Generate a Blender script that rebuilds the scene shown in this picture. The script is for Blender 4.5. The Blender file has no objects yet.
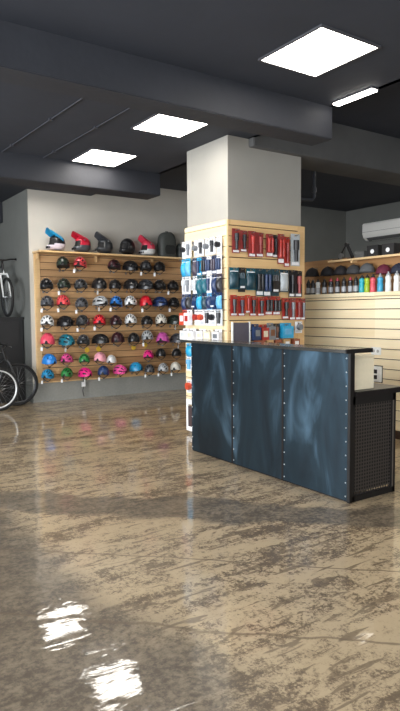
import bpy, bmesh, math, random
from mathutils import Vector, Matrix

random.seed(7)
C = bpy.context.scene.collection
SC = bpy.context.scene
PI = math.pi

# ------------------------------------------------------------------ camera
FPX, PITCH, YAW, ROLL, EYE = 598.4, 0.07155, 0.59578, -0.0081, 1.45
F = Vector((math.sin(YAW)*math.cos(PITCH), math.cos(YAW)*math.cos(PITCH), -math.sin(PITCH)))
_r = Vector((math.cos(YAW), -math.sin(YAW), 0))
_u = _r.cross(F)
RV = math.cos(ROLL)*_r + math.sin(ROLL)*_u
UV = -math.sin(ROLL)*_r + math.cos(ROLL)*_u
EYEV = Vector((0, 0, EYE))
cam = bpy.data.cameras.new('camera')
cam.sensor_fit = 'VERTICAL'
cam.sensor_height = 24
cam.lens = FPX*24/711
cam.clip_start = 0.05
cam_o = bpy.data.objects.new('camera', cam)
M = Matrix((RV, UV, -F)).transposed().to_4x4()
M.translation = EYEV
cam_o.matrix_world = M
C.objects.link(cam_o)
SC.camera = cam_o


def ray(px, py):
    return F + RV*((px-200)/FPX) - UV*((py-355.5)/FPX)


def on_y(px, py, Y):            # where a line of sight of the survey photo meets the plane y = Y
    d = ray(px, py)
    return EYEV + d*(Y/d.y)


def on_x(px, py, X):
    d = ray(px, py)
    return EYEV + d*(X/d.x)


# ------------------------------------------------------------------ world, light, exposure
vs = SC.view_settings
SC.display_settings.display_device = 'sRGB'
vs.view_transform = 'Standard'
vs.look = 'None'
vs.gamma = 1
vs.use_curve_mapping = False
vs.exposure = 0.0

w = bpy.data.worlds.new('sky')
SC.world = w
w.use_nodes = True
nt = w.node_tree
nt.nodes.clear()
wo = nt.nodes.new('ShaderNodeOutputWorld')
bg = nt.nodes.new('ShaderNodeBackground')
bg.inputs['Color'].default_value = (0.75, 0.86, 1.0, 1)
bg.inputs['Strength'].default_value = 1.2
nt.links.new(bg.outputs[0], wo.inputs[0])


def area(name, loc, rot, sx, sy, power, col):
    l = bpy.data.lights.new(name, 'AREA')
    l.shape = 'RECTANGLE'
    l.size, l.size_y = sx, sy
    l.energy = power
    l.color = col
    o = bpy.data.objects.new(name, l)
    o.location = loc
    o.rotation_euler = rot
    C.objects.link(o)
    return o


# daylight through the shop windows on the left and behind the camera
area('daylight_side_window', (-3.12, 3.2, 1.65), (0, -PI/2, 0), 2.5, 9.0, 800, (0.93, 0.97, 1.0))
area('daylight_front_window', (1.8, -2.62, 1.65), (PI/2, 0, 0), 7.0, 2.5, 150, (0.93, 0.97, 1.0))
PANEL_EMIT = 19.0


# ------------------------------------------------------------------ materials
MATS = {}


def mat(name, col, rough=0.5, metal=0.0, spec=0.5, vary=0.06, scale=30.0, bump=0.0, bscale=60.0, coat=0.0,
        emit=0.0, trans=0.0, alpha=1.0):
    if name in MATS:
        return MATS[name]
    m = bpy.data.materials.new(name)
    m.use_nodes = True
    n = m.node_tree.nodes
    l = m.node_tree.links
    b = n['Principled BSDF']
    b.inputs['Roughness'].default_value = rough
    b.inputs['Metallic'].default_value = metal
    b.inputs['Specular IOR Level'].default_value = spec
    b.inputs['Coat Weight'].default_value = coat
    b.inputs['Transmission Weight'].default_value = trans
    b.inputs['Alpha'].default_value = alpha
    tc = n.new('ShaderNodeTexCoord')
    nz = n.new('ShaderNodeTexNoise')
    nz.inputs['Scale'].default_value = scale
    nz.inputs['Detail'].default_value = 3
    l.new(tc.outputs['Object'], nz.inputs['Vector'])
    rp = n.new('ShaderNodeValToRGB')
    rp.color_ramp.elements[0].position = 0.3
    rp.color_ramp.elements[1].position = 0.7
    rp.color_ramp.elements[0].color = tuple(max(0, c*(1-vary)) for c in col) + (1,)
    rp.color_ramp.elements[1].color = tuple(min(1, c*(1+vary)) for c in col) + (1,)
    l.new(nz.outputs['Fac'], rp.inputs['Fac'])
    l.new(rp.outputs['Color'], b.inputs['Base Color'])
    if bump:
        n2 = n.new('ShaderNodeTexNoise')
        n2.inputs['Scale'].default_value = bscale
        l.new(tc.outputs['Object'], n2.inputs['Vector'])
        bp = n.new('ShaderNodeBump')
        bp.inputs['Strength'].default_value = bump
        bp.inputs['Distance'].default_value = 0.01
        l.new(n2.outputs['Fac'], bp.inputs['Height'])
        l.new(bp.outputs['Normal'], b.inputs['Normal'])
    if emit:
        l.new(rp.outputs['Color'], b.inputs['Emission Color'])
        b.inputs['Emission Strength'].default_value = emit
    MATS[name] = m
    return m


def srgb(r, g, b):
    def f(c):
        c /= 255
        return c/12.92 if c <= 0.04045 else ((c+0.055)/1.055)**2.4
    return (f(r), f(g), f(b))


def wood(name, c0, c1, axis, pitch=0.115, z0=0.0, knots=True):
    """pine boards running along local axis (0 = x, 1 = y), each slat a slightly different tint"""
    m = bpy.data.materials.new(name)
    m.use_nodes = True
    n = m.node_tree.nodes
    l = m.node_tree.links
    b = n['Principled BSDF']
    b.inputs['Roughness'].default_value = 0.5
    tc = n.new('ShaderNodeTexCoord')
    mp = n.new('ShaderNodeMapping')
    sc = [40, 40, 40]
    sc[axis] = 1.6
    mp.inputs['Scale'].default_value = sc
    l.new(tc.outputs['Object'], mp.inputs['Vector'])
    nz = n.new('ShaderNodeTexNoise')
    nz.inputs['Scale'].default_value = 1.0
    nz.inputs['Detail'].default_value = 5
    nz.inputs['Distortion'].default_value = 0.6
    l.new(mp.outputs[0], nz.inputs['Vector'])
    sp = n.new('ShaderNodeSeparateXYZ')
    l.new(tc.outputs['Object'], sp.inputs[0])
    md = n.new('ShaderNodeMath'); md.operation = 'MULTIPLY_ADD'
    md.inputs[1].default_value = 1/pitch
    md.inputs[2].default_value = -z0/pitch + 100
    l.new(sp.outputs['Z'], md.inputs[0])
    fl = n.new('ShaderNodeMath'); fl.operation = 'FLOOR'
    l.new(md.outputs[0], fl.inputs[0])
    # boards are also cut along their length
    ml = n.new('ShaderNodeMath'); ml.operation = 'MULTIPLY_ADD'
    ml.inputs[1].default_value = 0.7
    l.new(sp.outputs['XY'[axis]], ml.inputs[0])
    l.new(fl.outputs[0], ml.inputs[2])
    fl2 = n.new('ShaderNodeMath'); fl2.operation = 'FLOOR'
    l.new(ml.outputs[0], fl2.inputs[0])
    ad = n.new('ShaderNodeMath'); ad.operation = 'MULTIPLY_ADD'
    ad.inputs[1].default_value = 7.31
    l.new(fl.outputs[0], ad.inputs[0])
    l.new(fl2.outputs[0], ad.inputs[2])
    wn = n.new('ShaderNodeTexWhiteNoise'); wn.noise_dimensions = '1D'
    l.new(ad.outputs[0], wn.inputs['W'])
    mx = n.new('ShaderNodeMath'); mx.operation = 'MULTIPLY_ADD'
    mx.inputs[1].default_value = 0.45
    l.new(wn.outputs['Value'], mx.inputs[0])
    nm = n.new('ShaderNodeMath'); nm.operation = 'MULTIPLY'
    nm.inputs[1].default_value = 0.55
    l.new(nz.outputs['Fac'], nm.inputs[0])
    l.new(nm.outputs[0], mx.inputs[2])
    rp = n.new('ShaderNodeValToRGB')
    rp.color_ramp.elements[0].position = 0.12
    rp.color_ramp.elements[1].position = 0.85
    rp.color_ramp.elements[0].color = c0 + (1,)
    rp.color_ramp.elements[1].color = c1 + (1,)
    l.new(mx.outputs[0], rp.inputs['Fac'])
    l.new(rp.outputs['Color'], b.inputs['Base Color'])
    return m


def floor_material():
    m = bpy.data.materials.new('polished_concrete')
    m.use_nodes = True
    n = m.node_tree.nodes
    l = m.node_tree.links
    b = n['Principled BSDF']
    tc = n.new('ShaderNodeTexCoord')

    def noise(scale, detail, vec=None, rough=0.5, dist=0.0):
        z = n.new('ShaderNodeTexNoise')
        z.inputs['Scale'].default_value = scale
        z.inputs['Detail'].default_value = detail
        z.inputs['Roughness'].default_value = rough
        z.inputs['Distortion'].default_value = dist
        l.new(vec or tc.outputs['Object'], z.inputs['Vector'])
        return z.outputs['Fac']

    def math_(op, a, bb, c=None):
        k = n.new('ShaderNodeMath'); k.operation = op
        for i, v in enumerate((a, bb, c)):
            if v is None:
                continue
            if isinstance(v, (int, float)):
                k.inputs[i].default_value = v
            else:
                l.new(v, k.inputs[i])
        return k.outputs[0]

    def smooth(v, a, bb):
        k = n.new('ShaderNodeMapRange')
        k.interpolation_type = 'SMOOTHSTEP'
        k.inputs['From Min'].default_value = a
        k.inputs['From Max'].default_value = bb
        l.new(v, k.inputs['Value'])
        return k.outputs['Result']

    def mixc(fac, a, bb):
        k = n.new('ShaderNodeMix'); k.data_type = 'RGBA'
        l.new(fac, k.inputs['Factor'])
        for i, v in ((6, a), (7, bb)):
            if isinstance(v, tuple):
                k.inputs[i].default_value = v + (1,)
            else:
                l.new(v, k.inputs[i])
        return k.outputs[2]

    # trowel marks: noise stretched along two directions
    def stretched(angle, sx, sy, scale, detail=4):
        mp = n.new('ShaderNodeMapping')
        mp.inputs['Rotation'].default_value = (0, 0, angle)
        mp.inputs['Scale'].default_value = (sx, sy, 1)
        l.new(tc.outputs['Object'], mp.inputs['Vector'])
        return noise(scale, detail, mp.outputs[0], 0.6, 0.8)
    t1 = stretched(0.25, 1.0, 4.0, 1.6)
    t2 = stretched(1.35, 1.0, 3.0, 1.4)
    fine = noise(30, 6, None, 0.75)
    mid = noise(9, 4, None, 0.65)
    grit = noise(75, 3, None, 0.8)
    big = noise(0.9, 2)
    a = math_('MULTIPLY_ADD', t1, 0.55, math_('MULTIPLY', t2, 0.45))
    a = math_('MULTIPLY_ADD', fine, 0.85, a)
    a = math_('MULTIPLY_ADD', mid, 0.45, a)
    a = math_('MULTIPLY_ADD', big, 0.25, a)
    tan = smooth(math_('MULTIPLY_ADD', grit, 0.55, a), 1.40, 1.62)
    col = mixc(tan, FLOOR_DARK, FLOOR_TAN)
    col = mixc(math_('MULTIPLY', smooth(grit, 0.60, 0.74), 0.55), col, FLOOR_PALE)
    stroke = stretched(0.75, 1.0, 6.0, 3.2, 4)
    col = mixc(math_('MULTIPLY', smooth(stroke, 0.56, 0.63), 0.75), col, FLOOR_DARK)
    # long worn strip and the darker corner, as patches with their own shape
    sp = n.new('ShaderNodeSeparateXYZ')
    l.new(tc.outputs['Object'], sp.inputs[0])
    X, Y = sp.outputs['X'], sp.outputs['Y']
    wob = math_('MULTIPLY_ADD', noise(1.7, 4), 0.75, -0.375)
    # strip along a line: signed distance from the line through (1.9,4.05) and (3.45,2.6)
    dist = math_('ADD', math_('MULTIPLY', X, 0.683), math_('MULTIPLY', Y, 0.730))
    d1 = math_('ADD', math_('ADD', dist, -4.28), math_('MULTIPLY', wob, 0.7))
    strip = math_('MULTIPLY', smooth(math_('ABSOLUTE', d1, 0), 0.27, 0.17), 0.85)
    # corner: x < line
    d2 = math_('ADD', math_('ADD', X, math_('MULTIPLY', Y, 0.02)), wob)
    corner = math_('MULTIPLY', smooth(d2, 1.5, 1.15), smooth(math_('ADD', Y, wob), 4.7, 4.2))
    patch = math_('MAXIMUM', strip, math_('MULTIPLY', corner, 0.92))
    dk = mixc(smooth(math_('ADD', fine, math_('MULTIPLY', mid, 0.6)), 0.66, 1.0), FLOOR_PATCH, FLOOR_PATCH2)
    col = mixc(patch, col, dk)
    # joints
    wob2 = math_('MULTIPLY_ADD', noise(2.2, 4), 0.10, -0.05)
    for k, (c, wd) in enumerate(((3.38, 0.006), (2.62, 0.008))):
        dj = math_('ADD', math_('ADD', dist, -c), wob2 if k == 0 else math_('MULTIPLY', wob2, 1.7))
        j = smooth(math_('ABSOLUTE', dj, 0), wd*2.0, wd*0.4)
        col = mixc(math_('MULTIPLY', j, 0.7), col, FLOOR_DARK)
    l.new(col, b.inputs['Base Color'])
    b.inputs['Roughness'].default_value = 0.45
    b.inputs['Specular IOR Level'].default_value = 0.4
    b.inputs['Coat Weight'].default_value = 0.9
    b.inputs['Coat Roughness'].default_value = 0.045
    b.inputs['Coat IOR'].default_value = 1.5
    bp = n.new('ShaderNodeBump')
    bp.inputs['Strength'].default_value = 0.14
    bp.inputs['Distance'].default_value = 0.02
    h = math_('ADD', math_('MULTIPLY', noise(5, 2), 1.0), math_('MULTIPLY', t1, 0.6))
    h = math_('ADD', h, math_('MULTIPLY', noise(26, 2), 0.06))
    l.new(h, bp.inputs['Height'])
    l.new(bp.outputs['Normal'], b.inputs['Coat Normal'])
    l.new(bp.outputs['Normal'], b.inputs['Normal'])
    return m


FLOOR_TAN = srgb(178, 158, 127)
FLOOR_PALE = srgb(206, 190, 162)
FLOOR_DARK = srgb(98, 82, 64)
FLOOR_PATCH = srgb(78, 69, 58)
FLOOR_PATCH2 = srgb(122, 110, 94)

black_ceiling = mat('ceiling_paint', srgb(44, 48, 58), 0.75, vary=0.08, scale=2.5, bump=0.2, bscale=9)
beam_paint = mat('beam_paint', srgb(39, 41, 48), 0.7, vary=0.1, scale=3, bump=0.25, bscale=14)
wall_paint = mat('wall_paint', srgb(190, 186, 178), 0.8, vary=0.03, scale=3)
pillar_paint = mat('pillar_paint', srgb(160, 157, 150), 0.8, vary=0.03, scale=3)
dark_wall = mat('grey_paint_and_shade', srgb(114, 116, 113), 0.8, vary=0.05, scale=3)
lamp_glass = mat('lamp_diffuser', (1.0, 0.945, 0.86), 0.5, vary=0.0, emit=PANEL_EMIT)
white_plastic = mat('white_plastic', srgb(232, 232, 228), 0.4)
white_card = mat('white_card', srgb(238, 238, 240), 0.6, vary=0.03)
grey_metal = mat('grey_metal', srgb(150, 152, 155), 0.3, metal=0.9)
chrome = mat('chrome', srgb(205, 208, 212), 0.15, metal=1.0)
black_plastic = mat('black_plastic', srgb(30, 30, 32), 0.4)
black_rubber = mat('black_rubber', srgb(24, 24, 25), 0.8)
black_metal = mat('black_metal', srgb(36, 34, 34), 0.35, metal=0.4)
cream_metal = mat('cream_metal', srgb(226, 214, 186), 0.45, vary=0.03)
tan_card = mat('kraft_card', srgb(196, 158, 112), 0.7)
groove_dark = mat('groove_dark', srgb(62, 44, 30), 0.8)
aluminium = mat('aluminium', srgb(190, 190, 190), 0.35, metal=0.8)


# ------------------------------------------------------------------ mesh builder
class MB:
    def __init__(self):
        self.v, self.f, self.m = [], [], []
        self.T = None

    def add(self, vs_, fs_, mi=0):
        o = len(self.v)
        if self.T:
            vs_ = [self.T @ Vector(p) for p in vs_]
        self.v += [tuple(p) for p in vs_]
        self.f += [tuple(i+o for i in q) for q in fs_]
        self.m += [mi]*len(fs_)
        return self

    def box(self, a, b, mi=0):
        x0, y0, z0 = a
        x1, y1, z1 = b
        return self.add([(x0, y0, z0), (x1, y0, z0), (x1, y1, z0), (x0, y1, z0),
                         (x0, y0, z1), (x1, y0, z1), (x1, y1, z1), (x0, y1, z1)],
                        [(0, 3, 2, 1), (4, 5, 6, 7), (0, 1, 5, 4), (1, 2, 6, 5), (2, 3, 7, 6), (3, 0, 4, 7)], mi)

    def tube(self, pts, r, n=8, mi=0, closed=False, caps=True):
        pts = [Vector(p) for p in pts]
        N = len(pts)
        rs = r if isinstance(r, (list, tuple)) else [r]*N
        vs_, fs_ = [], []
        up = None
        for i, p in enumerate(pts):
            if closed:
                t = pts[(i+1) % N]-pts[i-1]
            else:
                t = pts[min(i+1, N-1)]-pts[max(i-1, 0)]
            t.normalize()
            if up is None:
                up = Vector((0, 0, 1)) if abs(t.z) < 0.9 else Vector((1, 0, 0))
            s = t.cross(up)
            if s.length < 1e-4:
                s = t.orthogonal()
            s.normalize()
            up2 = s.cross(t)
            up = up2
            for k in range(n):
                a = 2*PI*k/n
                vs_.append(p + (s*math.cos(a)+up2*math.sin(a))*rs[i])
        for i in range(N if closed else N-1):
            j = (i+1) % N
            for k in range(n):
                k2 = (k+1) % n
                fs_.append((i*n+k, i*n+k2, j*n+k2, j*n+k))
        if caps and not closed:
            fs_.append(tuple(range(n))[::-1])
            fs_.append(tuple((N-1)*n+k for k in range(n)))
        return self.add(vs_, fs_, mi)

    def lathe(self, prof, n=20, mi=0, c=(0, 0, 0), ax='z'):
        vs_, fs_ = [], []
        for (r, z) in prof:
            for k in range(n):
                a = 2*PI*k/n
                p = (r*math.cos(a), r*math.sin(a), z)
                if ax == 'y':
                    p = (p[0], p[2], p[1])
                elif ax == 'x':
                    p = (p[2], p[0], p[1])
                vs_.append((p[0]+c[0], p[1]+c[1], p[2]+c[2]))
        for i in range(len(prof)-1):
            for k in range(n):
                k2 = (k+1) % n
                fs_.append((i*n+k, i*n+k2, (i+1)*n+k2, (i+1)*n+k))
        fs_.append(tuple(range(n))[::-1])
        fs_.append(tuple((len(prof)-1)*n+k for k in range(n)))
        return self.add(vs_, fs_, mi)

    def grid(self, fn, nu, nv, mi=0, skip=None, mfn=None):
        vs_ = [fn(i/nu, j/nv) for j in range(nv+1) for i in range(nu+1)]
        o = len(self.v)
        if self.T:
            vs_ = [self.T @ Vector(p) for p in vs_]
        self.v += [tuple(p) for p in vs_]
        for j in range(nv):
            for i in range(nu):
                if skip and skip(i, j):
                    continue
                a = j*(nu+1)+i
                self.f.append((o+a, o+a+1, o+a+nu+2, o+a+nu+1))
                self.m.append(mfn(i, j) if mfn else mi)
        return self

    def extrude_poly(self, pts, y0, y1, mi=0):
        """outline in xz, depth along y"""
        n = len(pts)
        vs_ = [(x, y0, z) for x, z in pts]+[(x, y1, z) for x, z in pts]
        fs_ = [tuple(range(n)), tuple(range(2*n-1, n-1, -1))]
        for i in range(n):
            j = (i+1) % n
            fs_.append((i, i+n, j+n, j))
        return self.add(vs_, fs_, mi)

    def mesh(self, name, mats, smooth=False, bevel=0.0, recalc=True):
        me = bpy.data.meshes.new(name)
        me.from_pydata(self.v, [], self.f)
        for k in (mats if isinstance(mats, (list, tuple)) else [mats]):
            me.materials.append(k)
        for p, k in zip(me.polygons, self.m):
            p.material_index = k
        bm = bmesh.new()
        bm.from_mesh(me)
        bmesh.ops.remove_doubles(bm, verts=bm.verts, dist=1e-6)
        if recalc:
            bmesh.ops.recalc_face_normals(bm, faces=bm.faces)
        if bevel:
            es = [e for e in bm.edges if len(e.link_faces) == 2 and e.calc_face_angle(0) > 0.6]
            bmesh.ops.bevel(bm, geom=es, offset=bevel, segments=2, affect='EDGES', clamp_overlap=True)
        if smooth:
            for fc in bm.faces:
                fc.smooth = True
            for e in bm.edges:
                if len(e.link_faces) == 2 and e.calc_face_angle(0) > 0.7:
                    e.smooth = False
        bm.to_mesh(me)
        bm.free()
        return me

    def build(self, name, mats, parent=None, **k):
        o = bpy.data.objects.new(name, self.mesh(name, mats, **k))
        C.objects.link(o)
        if parent:
            o.parent = parent
        return o


def link(name, me, parent=None, loc=None):
    o = bpy.data.objects.new(name, me)
    C.objects.link(o)
    if parent:
        o.parent = parent
    if loc is not None:
        o.location = loc
    return o


def thing(name, label, cat, loc=(0, 0, 0), rz=0.0, group=None, rot=None):
    o = bpy.data.objects.new(name, None)
    o.empty_display_size = 0.05
    C.objects.link(o)
    o.location = loc
    o.rotation_euler = rot or (0, 0, rz)
    return tag(o, label, cat, group)


def tag(o, label, cat, group=None):
    o['label'] = label
    o['category'] = cat
    if group:
        o['group'] = group
    return o


def struct(o):
    o['kind'] = 'structure'
    return o


def copy_tree(o, parent=None):
    c = o.copy()
    C.objects.link(c)
    if parent:
        c.parent = parent
    for ch in o.children:
        copy_tree(ch, c)
    return c


ORD = ['first', 'second', 'third', 'fourth', 'fifth', 'sixth', 'seventh', 'eighth', 'ninth', 'tenth',
       'eleventh', 'twelfth', 'thirteenth', 'fourteenth', 'fifteenth', 'sixteenth']

# ------------------------------------------------------------------ room shell
YB = 9.58            # helmet wall
XC, XR = 3.19, 10.54
ZC, ZH, ZB = 3.36, 3.72, 3.065

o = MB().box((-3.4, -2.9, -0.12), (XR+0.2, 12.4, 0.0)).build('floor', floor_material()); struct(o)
o = MB().box((-3.4, -2.9, ZC), (4.28, 8.95, ZC+0.1)).build('ceiling', black_ceiling); struct(o)
o = MB().box((4.2, -2.9, ZH), (XR+0.2, 12.4, ZH+0.12)).build('ceiling_upper', black_ceiling); struct(o)
o = MB().box((-3.4, 8.9, ZH-0.28), (4.28, 12.4, ZH+0.12)).build('ceiling_rear', black_ceiling); struct(o)
o = MB().box((4.23, -2.9, ZC), (4.28, 8.95, ZH)).build('trim_1', beam_paint); struct(o)
# wall with helmets: the block whose left end is the side face of the bicycle recess
o = MB().box((XC, YB, 0), (XR+0.1, YB+2.8, ZH+0.02)).build('wall_back', wall_paint); struct(o)
o = MB().box((XC-0.012, YB-0.001, 0), (XC, YB+2.6, ZH)).build('wall_recess_side', dark_wall); struct(o)  # thin darker skin: shade on the side face put into the colour
o = MB().box((-3.4, 12.0, 0), (XC, 12.2, ZH)).build('wall_recess_back', dark_wall); struct(o)
o = MB().box((-3.4, 10.9, 3.08), (XC-0.02, 12.0, ZH)).build('beam_recess', beam_paint); struct(o)
o = MB().box((XR, -2.9, 0), (XR+0.15, YB+0.1, ZH)).build('wall_right', dark_wall); struct(o)
o = MB().box((7.0, YB-0.012, 0), (XR, YB-0.001, ZH)).build('wall_back_side', dark_wall); struct(o)  # thin skin, darker colour stands in for dimness under the added lamps
# darker grey strip of wall below the helmet panel
o = MB().box((XC, YB-0.015, 0), (XR, YB, 0.31)).build('wall_back_lower', mat('lower_wall_grey', srgb(146, 147, 143), 0.7)); struct(o)
# storefront (behind and left of the camera)
b = MB()
b.box((-3.4, -2.9, 0), (-3.25, 12.2, 0.35)).box((-3.4, -2.9, 2.95), (-3.25, 12.2, ZC))
b.box((-3.4, 7.8, 0.35), (-3.25, 12.2, 2.95)).box((-3.4, -2.9, 0.35), (-3.25, -1.4, 2.95))
struct(b.build('wall_left', wall_paint))
b = MB()
b.box((-3.4, -2.9, 0), (XR, -2.75, 0.35)).box((-3.4, -2.9, 2.95), (XR, -2.75, ZH))
b.box((-3.4, -2.9, 0.35), (-1.8, -2.75, 2.95)).box((5.4, -2.9, 0.35), (XR, -2.75, 2.95))
struct(b.build('wall_front', wall_paint))
wf = mat('window_frame', srgb(50, 52, 56), 0.4, metal=0.5)
gl = mat('window_glass', (1, 1, 1), 0.02, trans=1.0, vary=0)
for k, (a, bb, axis) in enumerate((((-3.36, -1.4), (-3.30, 7.8), 'y'), ((-1.8, -2.84), (5.4, -2.80), 'x'))):
    b = MB()
    if axis == 'y':
        for i in range(5):
            y = -1.4+9.2*i/4
            b.box((-3.36, y-0.04, 0.35), (-3.29, y+0.04, 2.95))
        b.box((-3.36, -1.4, 0.35), (-3.29, 7.8, 0.43)).box((-3.36, -1.4, 2.87), (-3.29, 7.8, 2.95))
        fr = b.build('window_1', wf)
        MB().box((-3.335, -1.4, 0.4), (-3.325, 7.8, 2.9)).build('pane', gl, fr)
    else:
        for i in range(4):
            x = -1.8+7.2*i/3
            b.box((x-0.04, -2.86, 0.35), (x+0.04, -2.79, 2.95))
        b.box((-1.8, -2.86, 0.35), (5.4, -2.79, 0.43)).box((-1.8, -2.86, 2.87), (5.4, -2.79, 2.95))
        fr = b.build('window_2', wf)
        MB().box((-1.8, -2.835, 0.4), (5.4, -2.825, 2.9)).build('pane', gl, fr)
    struct(fr)

# ceiling beams
o = MB().box((-3.3, 4.06, ZB), (4.28, 4.33, ZC+0.05)).build('beam_front', beam_paint, bevel=0.008); struct(o)
o = MB().box((-3.3, 7.25, ZB), (4.28, 7.62, ZC+0.05)).build('beam_rear', beam_paint, bevel=0.008); struct(o)
# PILLAR
PX0, PX1, PY0, PY1 = 3.97, 5.05, 5.29, 6.10
b = MB().box((PX0, PY0, 0), (PX1, PY1, ZH))
o = b.build('pillar', pillar_paint); struct(o)
o = MB().box((4.26, 5.20, 3.27), (XR, 5.72, ZH+0.02)).build('beam_side', mat('beam_side_lit', srgb(84, 84, 84), 0.7, vary=0.22, scale=1.6), bevel=0.008); struct(o)  # lighter than the other beams: light on its underside put into the colour

# conduits under the ceiling
pipe_m = mat('pipe_paint', srgb(62, 64, 71), 0.5, vary=0.15, scale=20)


def conduit(pts, r, label):
    t = thing('ceiling_conduit', label, 'conduit', pts[0])
    q = [Vector(p)-Vector(pts[0]) for p in pts]
    MB().tube(q, r, 8).build('pipe', pipe_m, t, smooth=True)
    d = (q[-1]-q[0])
    for f in (0.12, 0.5, 0.88):
        c = q[0]+d*f
        MB().box((c.x-0.02, c.y-0.02, c.z-r-0.004), (c.x+0.02, c.y+0.02, c.z+r+0.004)).build('clip', pipe_m, t, bevel=0.003)
    return t


conduit([(2.24, 4.34, ZC-0.008), (2.12, 7.24, ZC-0.008)], 0.006, 'thin grey conduit across the dark ceiling, the one farther left of the square lamps')
conduit([(2.70, 4.34, ZC-0.008), (2.62, 7.24, ZC-0.008)], 0.006, 'thin grey conduit across the dark ceiling, the one just left of the square lamps')
t = thing('pipe_drop', 'grey bent pipe under the dark beam, right of the top of the pillar', 'pipe', (6.3, 5.78, 3.72))
a1 = on_y(314, 178, 5.85); a2 = on_y(314, 200, 5.85); a3 = on_y(303, 203.5, 5.85); a0 = Vector((a1.x, 5.85, ZH))
t.location = a0
MB().tube([(0, 0, 0), a2-a0+Vector((0, 0, 0.04)), a2-a0+Vector((-0.03, 0, 0.0)), Vector((5.02, 5.85, a3.z))-a0], 0.024, 10).build('pipe', pipe_m, t, smooth=True)
MB().tube([a2-a0+Vector((0, 0, 0.16)), a2-a0+Vector((0, 0, 0.10))], 0.034, 10).build('collar', pipe_m, t, smooth=True)

# ------------------------------------------------------------------ ceiling lamps
frame_m = mat('lamp_frame', srgb(70, 70, 74), 0.5)


def ceiling_lamp(x, y, label, z=ZC):
    t = thing('ceiling_lamp', label, 'ceiling light', (x, y, z), group='square ceiling lamps')
    b = MB()
    hx, hy, fw, d = 0.285, 0.315, 0.016, 0.016
    b.box((-hx-fw, -hy-fw, -d), (hx+fw, -hy, 0)).box((-hx-fw, hy, -d), (hx+fw, hy+fw, 0))
    b.box((-hx-fw, -hy, -d), (-hx, hy, 0)).box((hx, -hy, -d), (hx+fw, hy, 0))
    b.build('frame', frame_m, t)
    MB().box((-hx, -hy, -0.012), (hx, hy, -0.002)).build('diffuser', lamp_glass, t)


ceiling_lamp(3.30, 3.28, 'large glowing square ceiling lamp nearest the camera, above the counter')
ceiling_lamp(3.27, 5.29, 'glowing square ceiling lamp above the left side of the pillar, middle of the row')
ceiling_lamp(3.25, 6.86, 'smallest glowing square ceiling lamp in the photo, beyond the middle one')
ceiling_lamp(3.25, 8.60, 'ceiling lamp hidden behind the rear beam, seen mirrored in the floor')
for (x, y, lab) in ((-0.7, 3.28, 'added square ceiling lamp, unseen left of the camera, level with the counter'),
                    (-0.7, 5.3, 'added square ceiling lamp, unseen left of the camera, level with the pillar'),
                    (-0.7, 8.6, 'added square ceiling lamp, unseen left of the camera, near the back wall'),
                    (3.3, 1.0, 'added square ceiling lamp, unseen above the front floor, right of the camera')):
    ceiling_lamp(x, y, lab)  # these four are added out of view to brighten the room
ceiling_lamp(7.3, 6.4, 'added square ceiling lamp hidden behind the right beam, nearer the pillar', ZH)  # this and the next two are added, unseen, to brighten the right side
ceiling_lamp(9.2, 6.4, 'added square ceiling lamp hidden behind the right beam, nearer the air conditioner', ZH)
ceiling_lamp(8.6, 3.6, 'added unseen square ceiling lamp, far right beyond the display wall', ZH)
t = thing('linear_lamp', 'slim bright linear ceiling lamp at the beam end, right of the big square one', 'ceiling light', (4.215, 3.74, ZC))
MB().box((-0.045, -0.23, -0.012), (0.045, 0.23, 0)).build('housing', frame_m, t)
MB().box((-0.036, -0.22, -0.024), (0.036, 0.22, -0.012)).build('tube', lamp_glass, t)

# ------------------------------------------------------------------ slatted panels
PITCH_S = 0.115


def slats_x(b, x0, x1, y, depth, z0, z1, gap=0.010, pitch=PITCH_S):
    z = z0
    while z < z1-0.01:
        b.box((x0, y-depth, z), (x1, y, min(z+pitch-gap, z1)))
        z += pitch


def slats_y(b, y0, y1, x, depth, z0, z1, gap=0.010, pitch=PITCH_S):
    z = z0
    while z < z1-0.01:
        b.box((x-depth, y0, z), (x, y1, min(z+pitch-gap, z1)))
        z += pitch


back_wood = wood('pine_brown', srgb(150, 112, 76), srgb(226, 182, 132), 0)
light_wood = wood('pine_light', srgb(206, 168, 116), srgb(236, 204, 156), 0, pitch=9)
pillar_wood_x = wood('pine_gold', srgb(204, 164, 110), srgb(232, 198, 146), 0)
pillar_wood_y = wood('pine_pale_lit', srgb(220, 196, 152), srgb(242, 224, 186), 1)  # same pine as the front; stronger daylight put into the paler tint
cream_wood = wood('pine_cream_lit', srgb(232, 210, 168), srgb(248, 234, 202), 1)  # same pine again, its bright lighting put into the tint

# helmet wall panel
HX0, HX1, HZ0, HZ1 = 3.26, 6.42, 0.335, 2.42
t = thing('slatted_panel', 'wide brown slatted wood panel on the back wall, hung with bicycle helmets', 'slat wall', (HX0, YB, HZ0))
OFF = Vector((HX0, YB, HZ0))


def T_(b, off):
    b.T = Matrix.Translation(-off)
    return b


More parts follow.
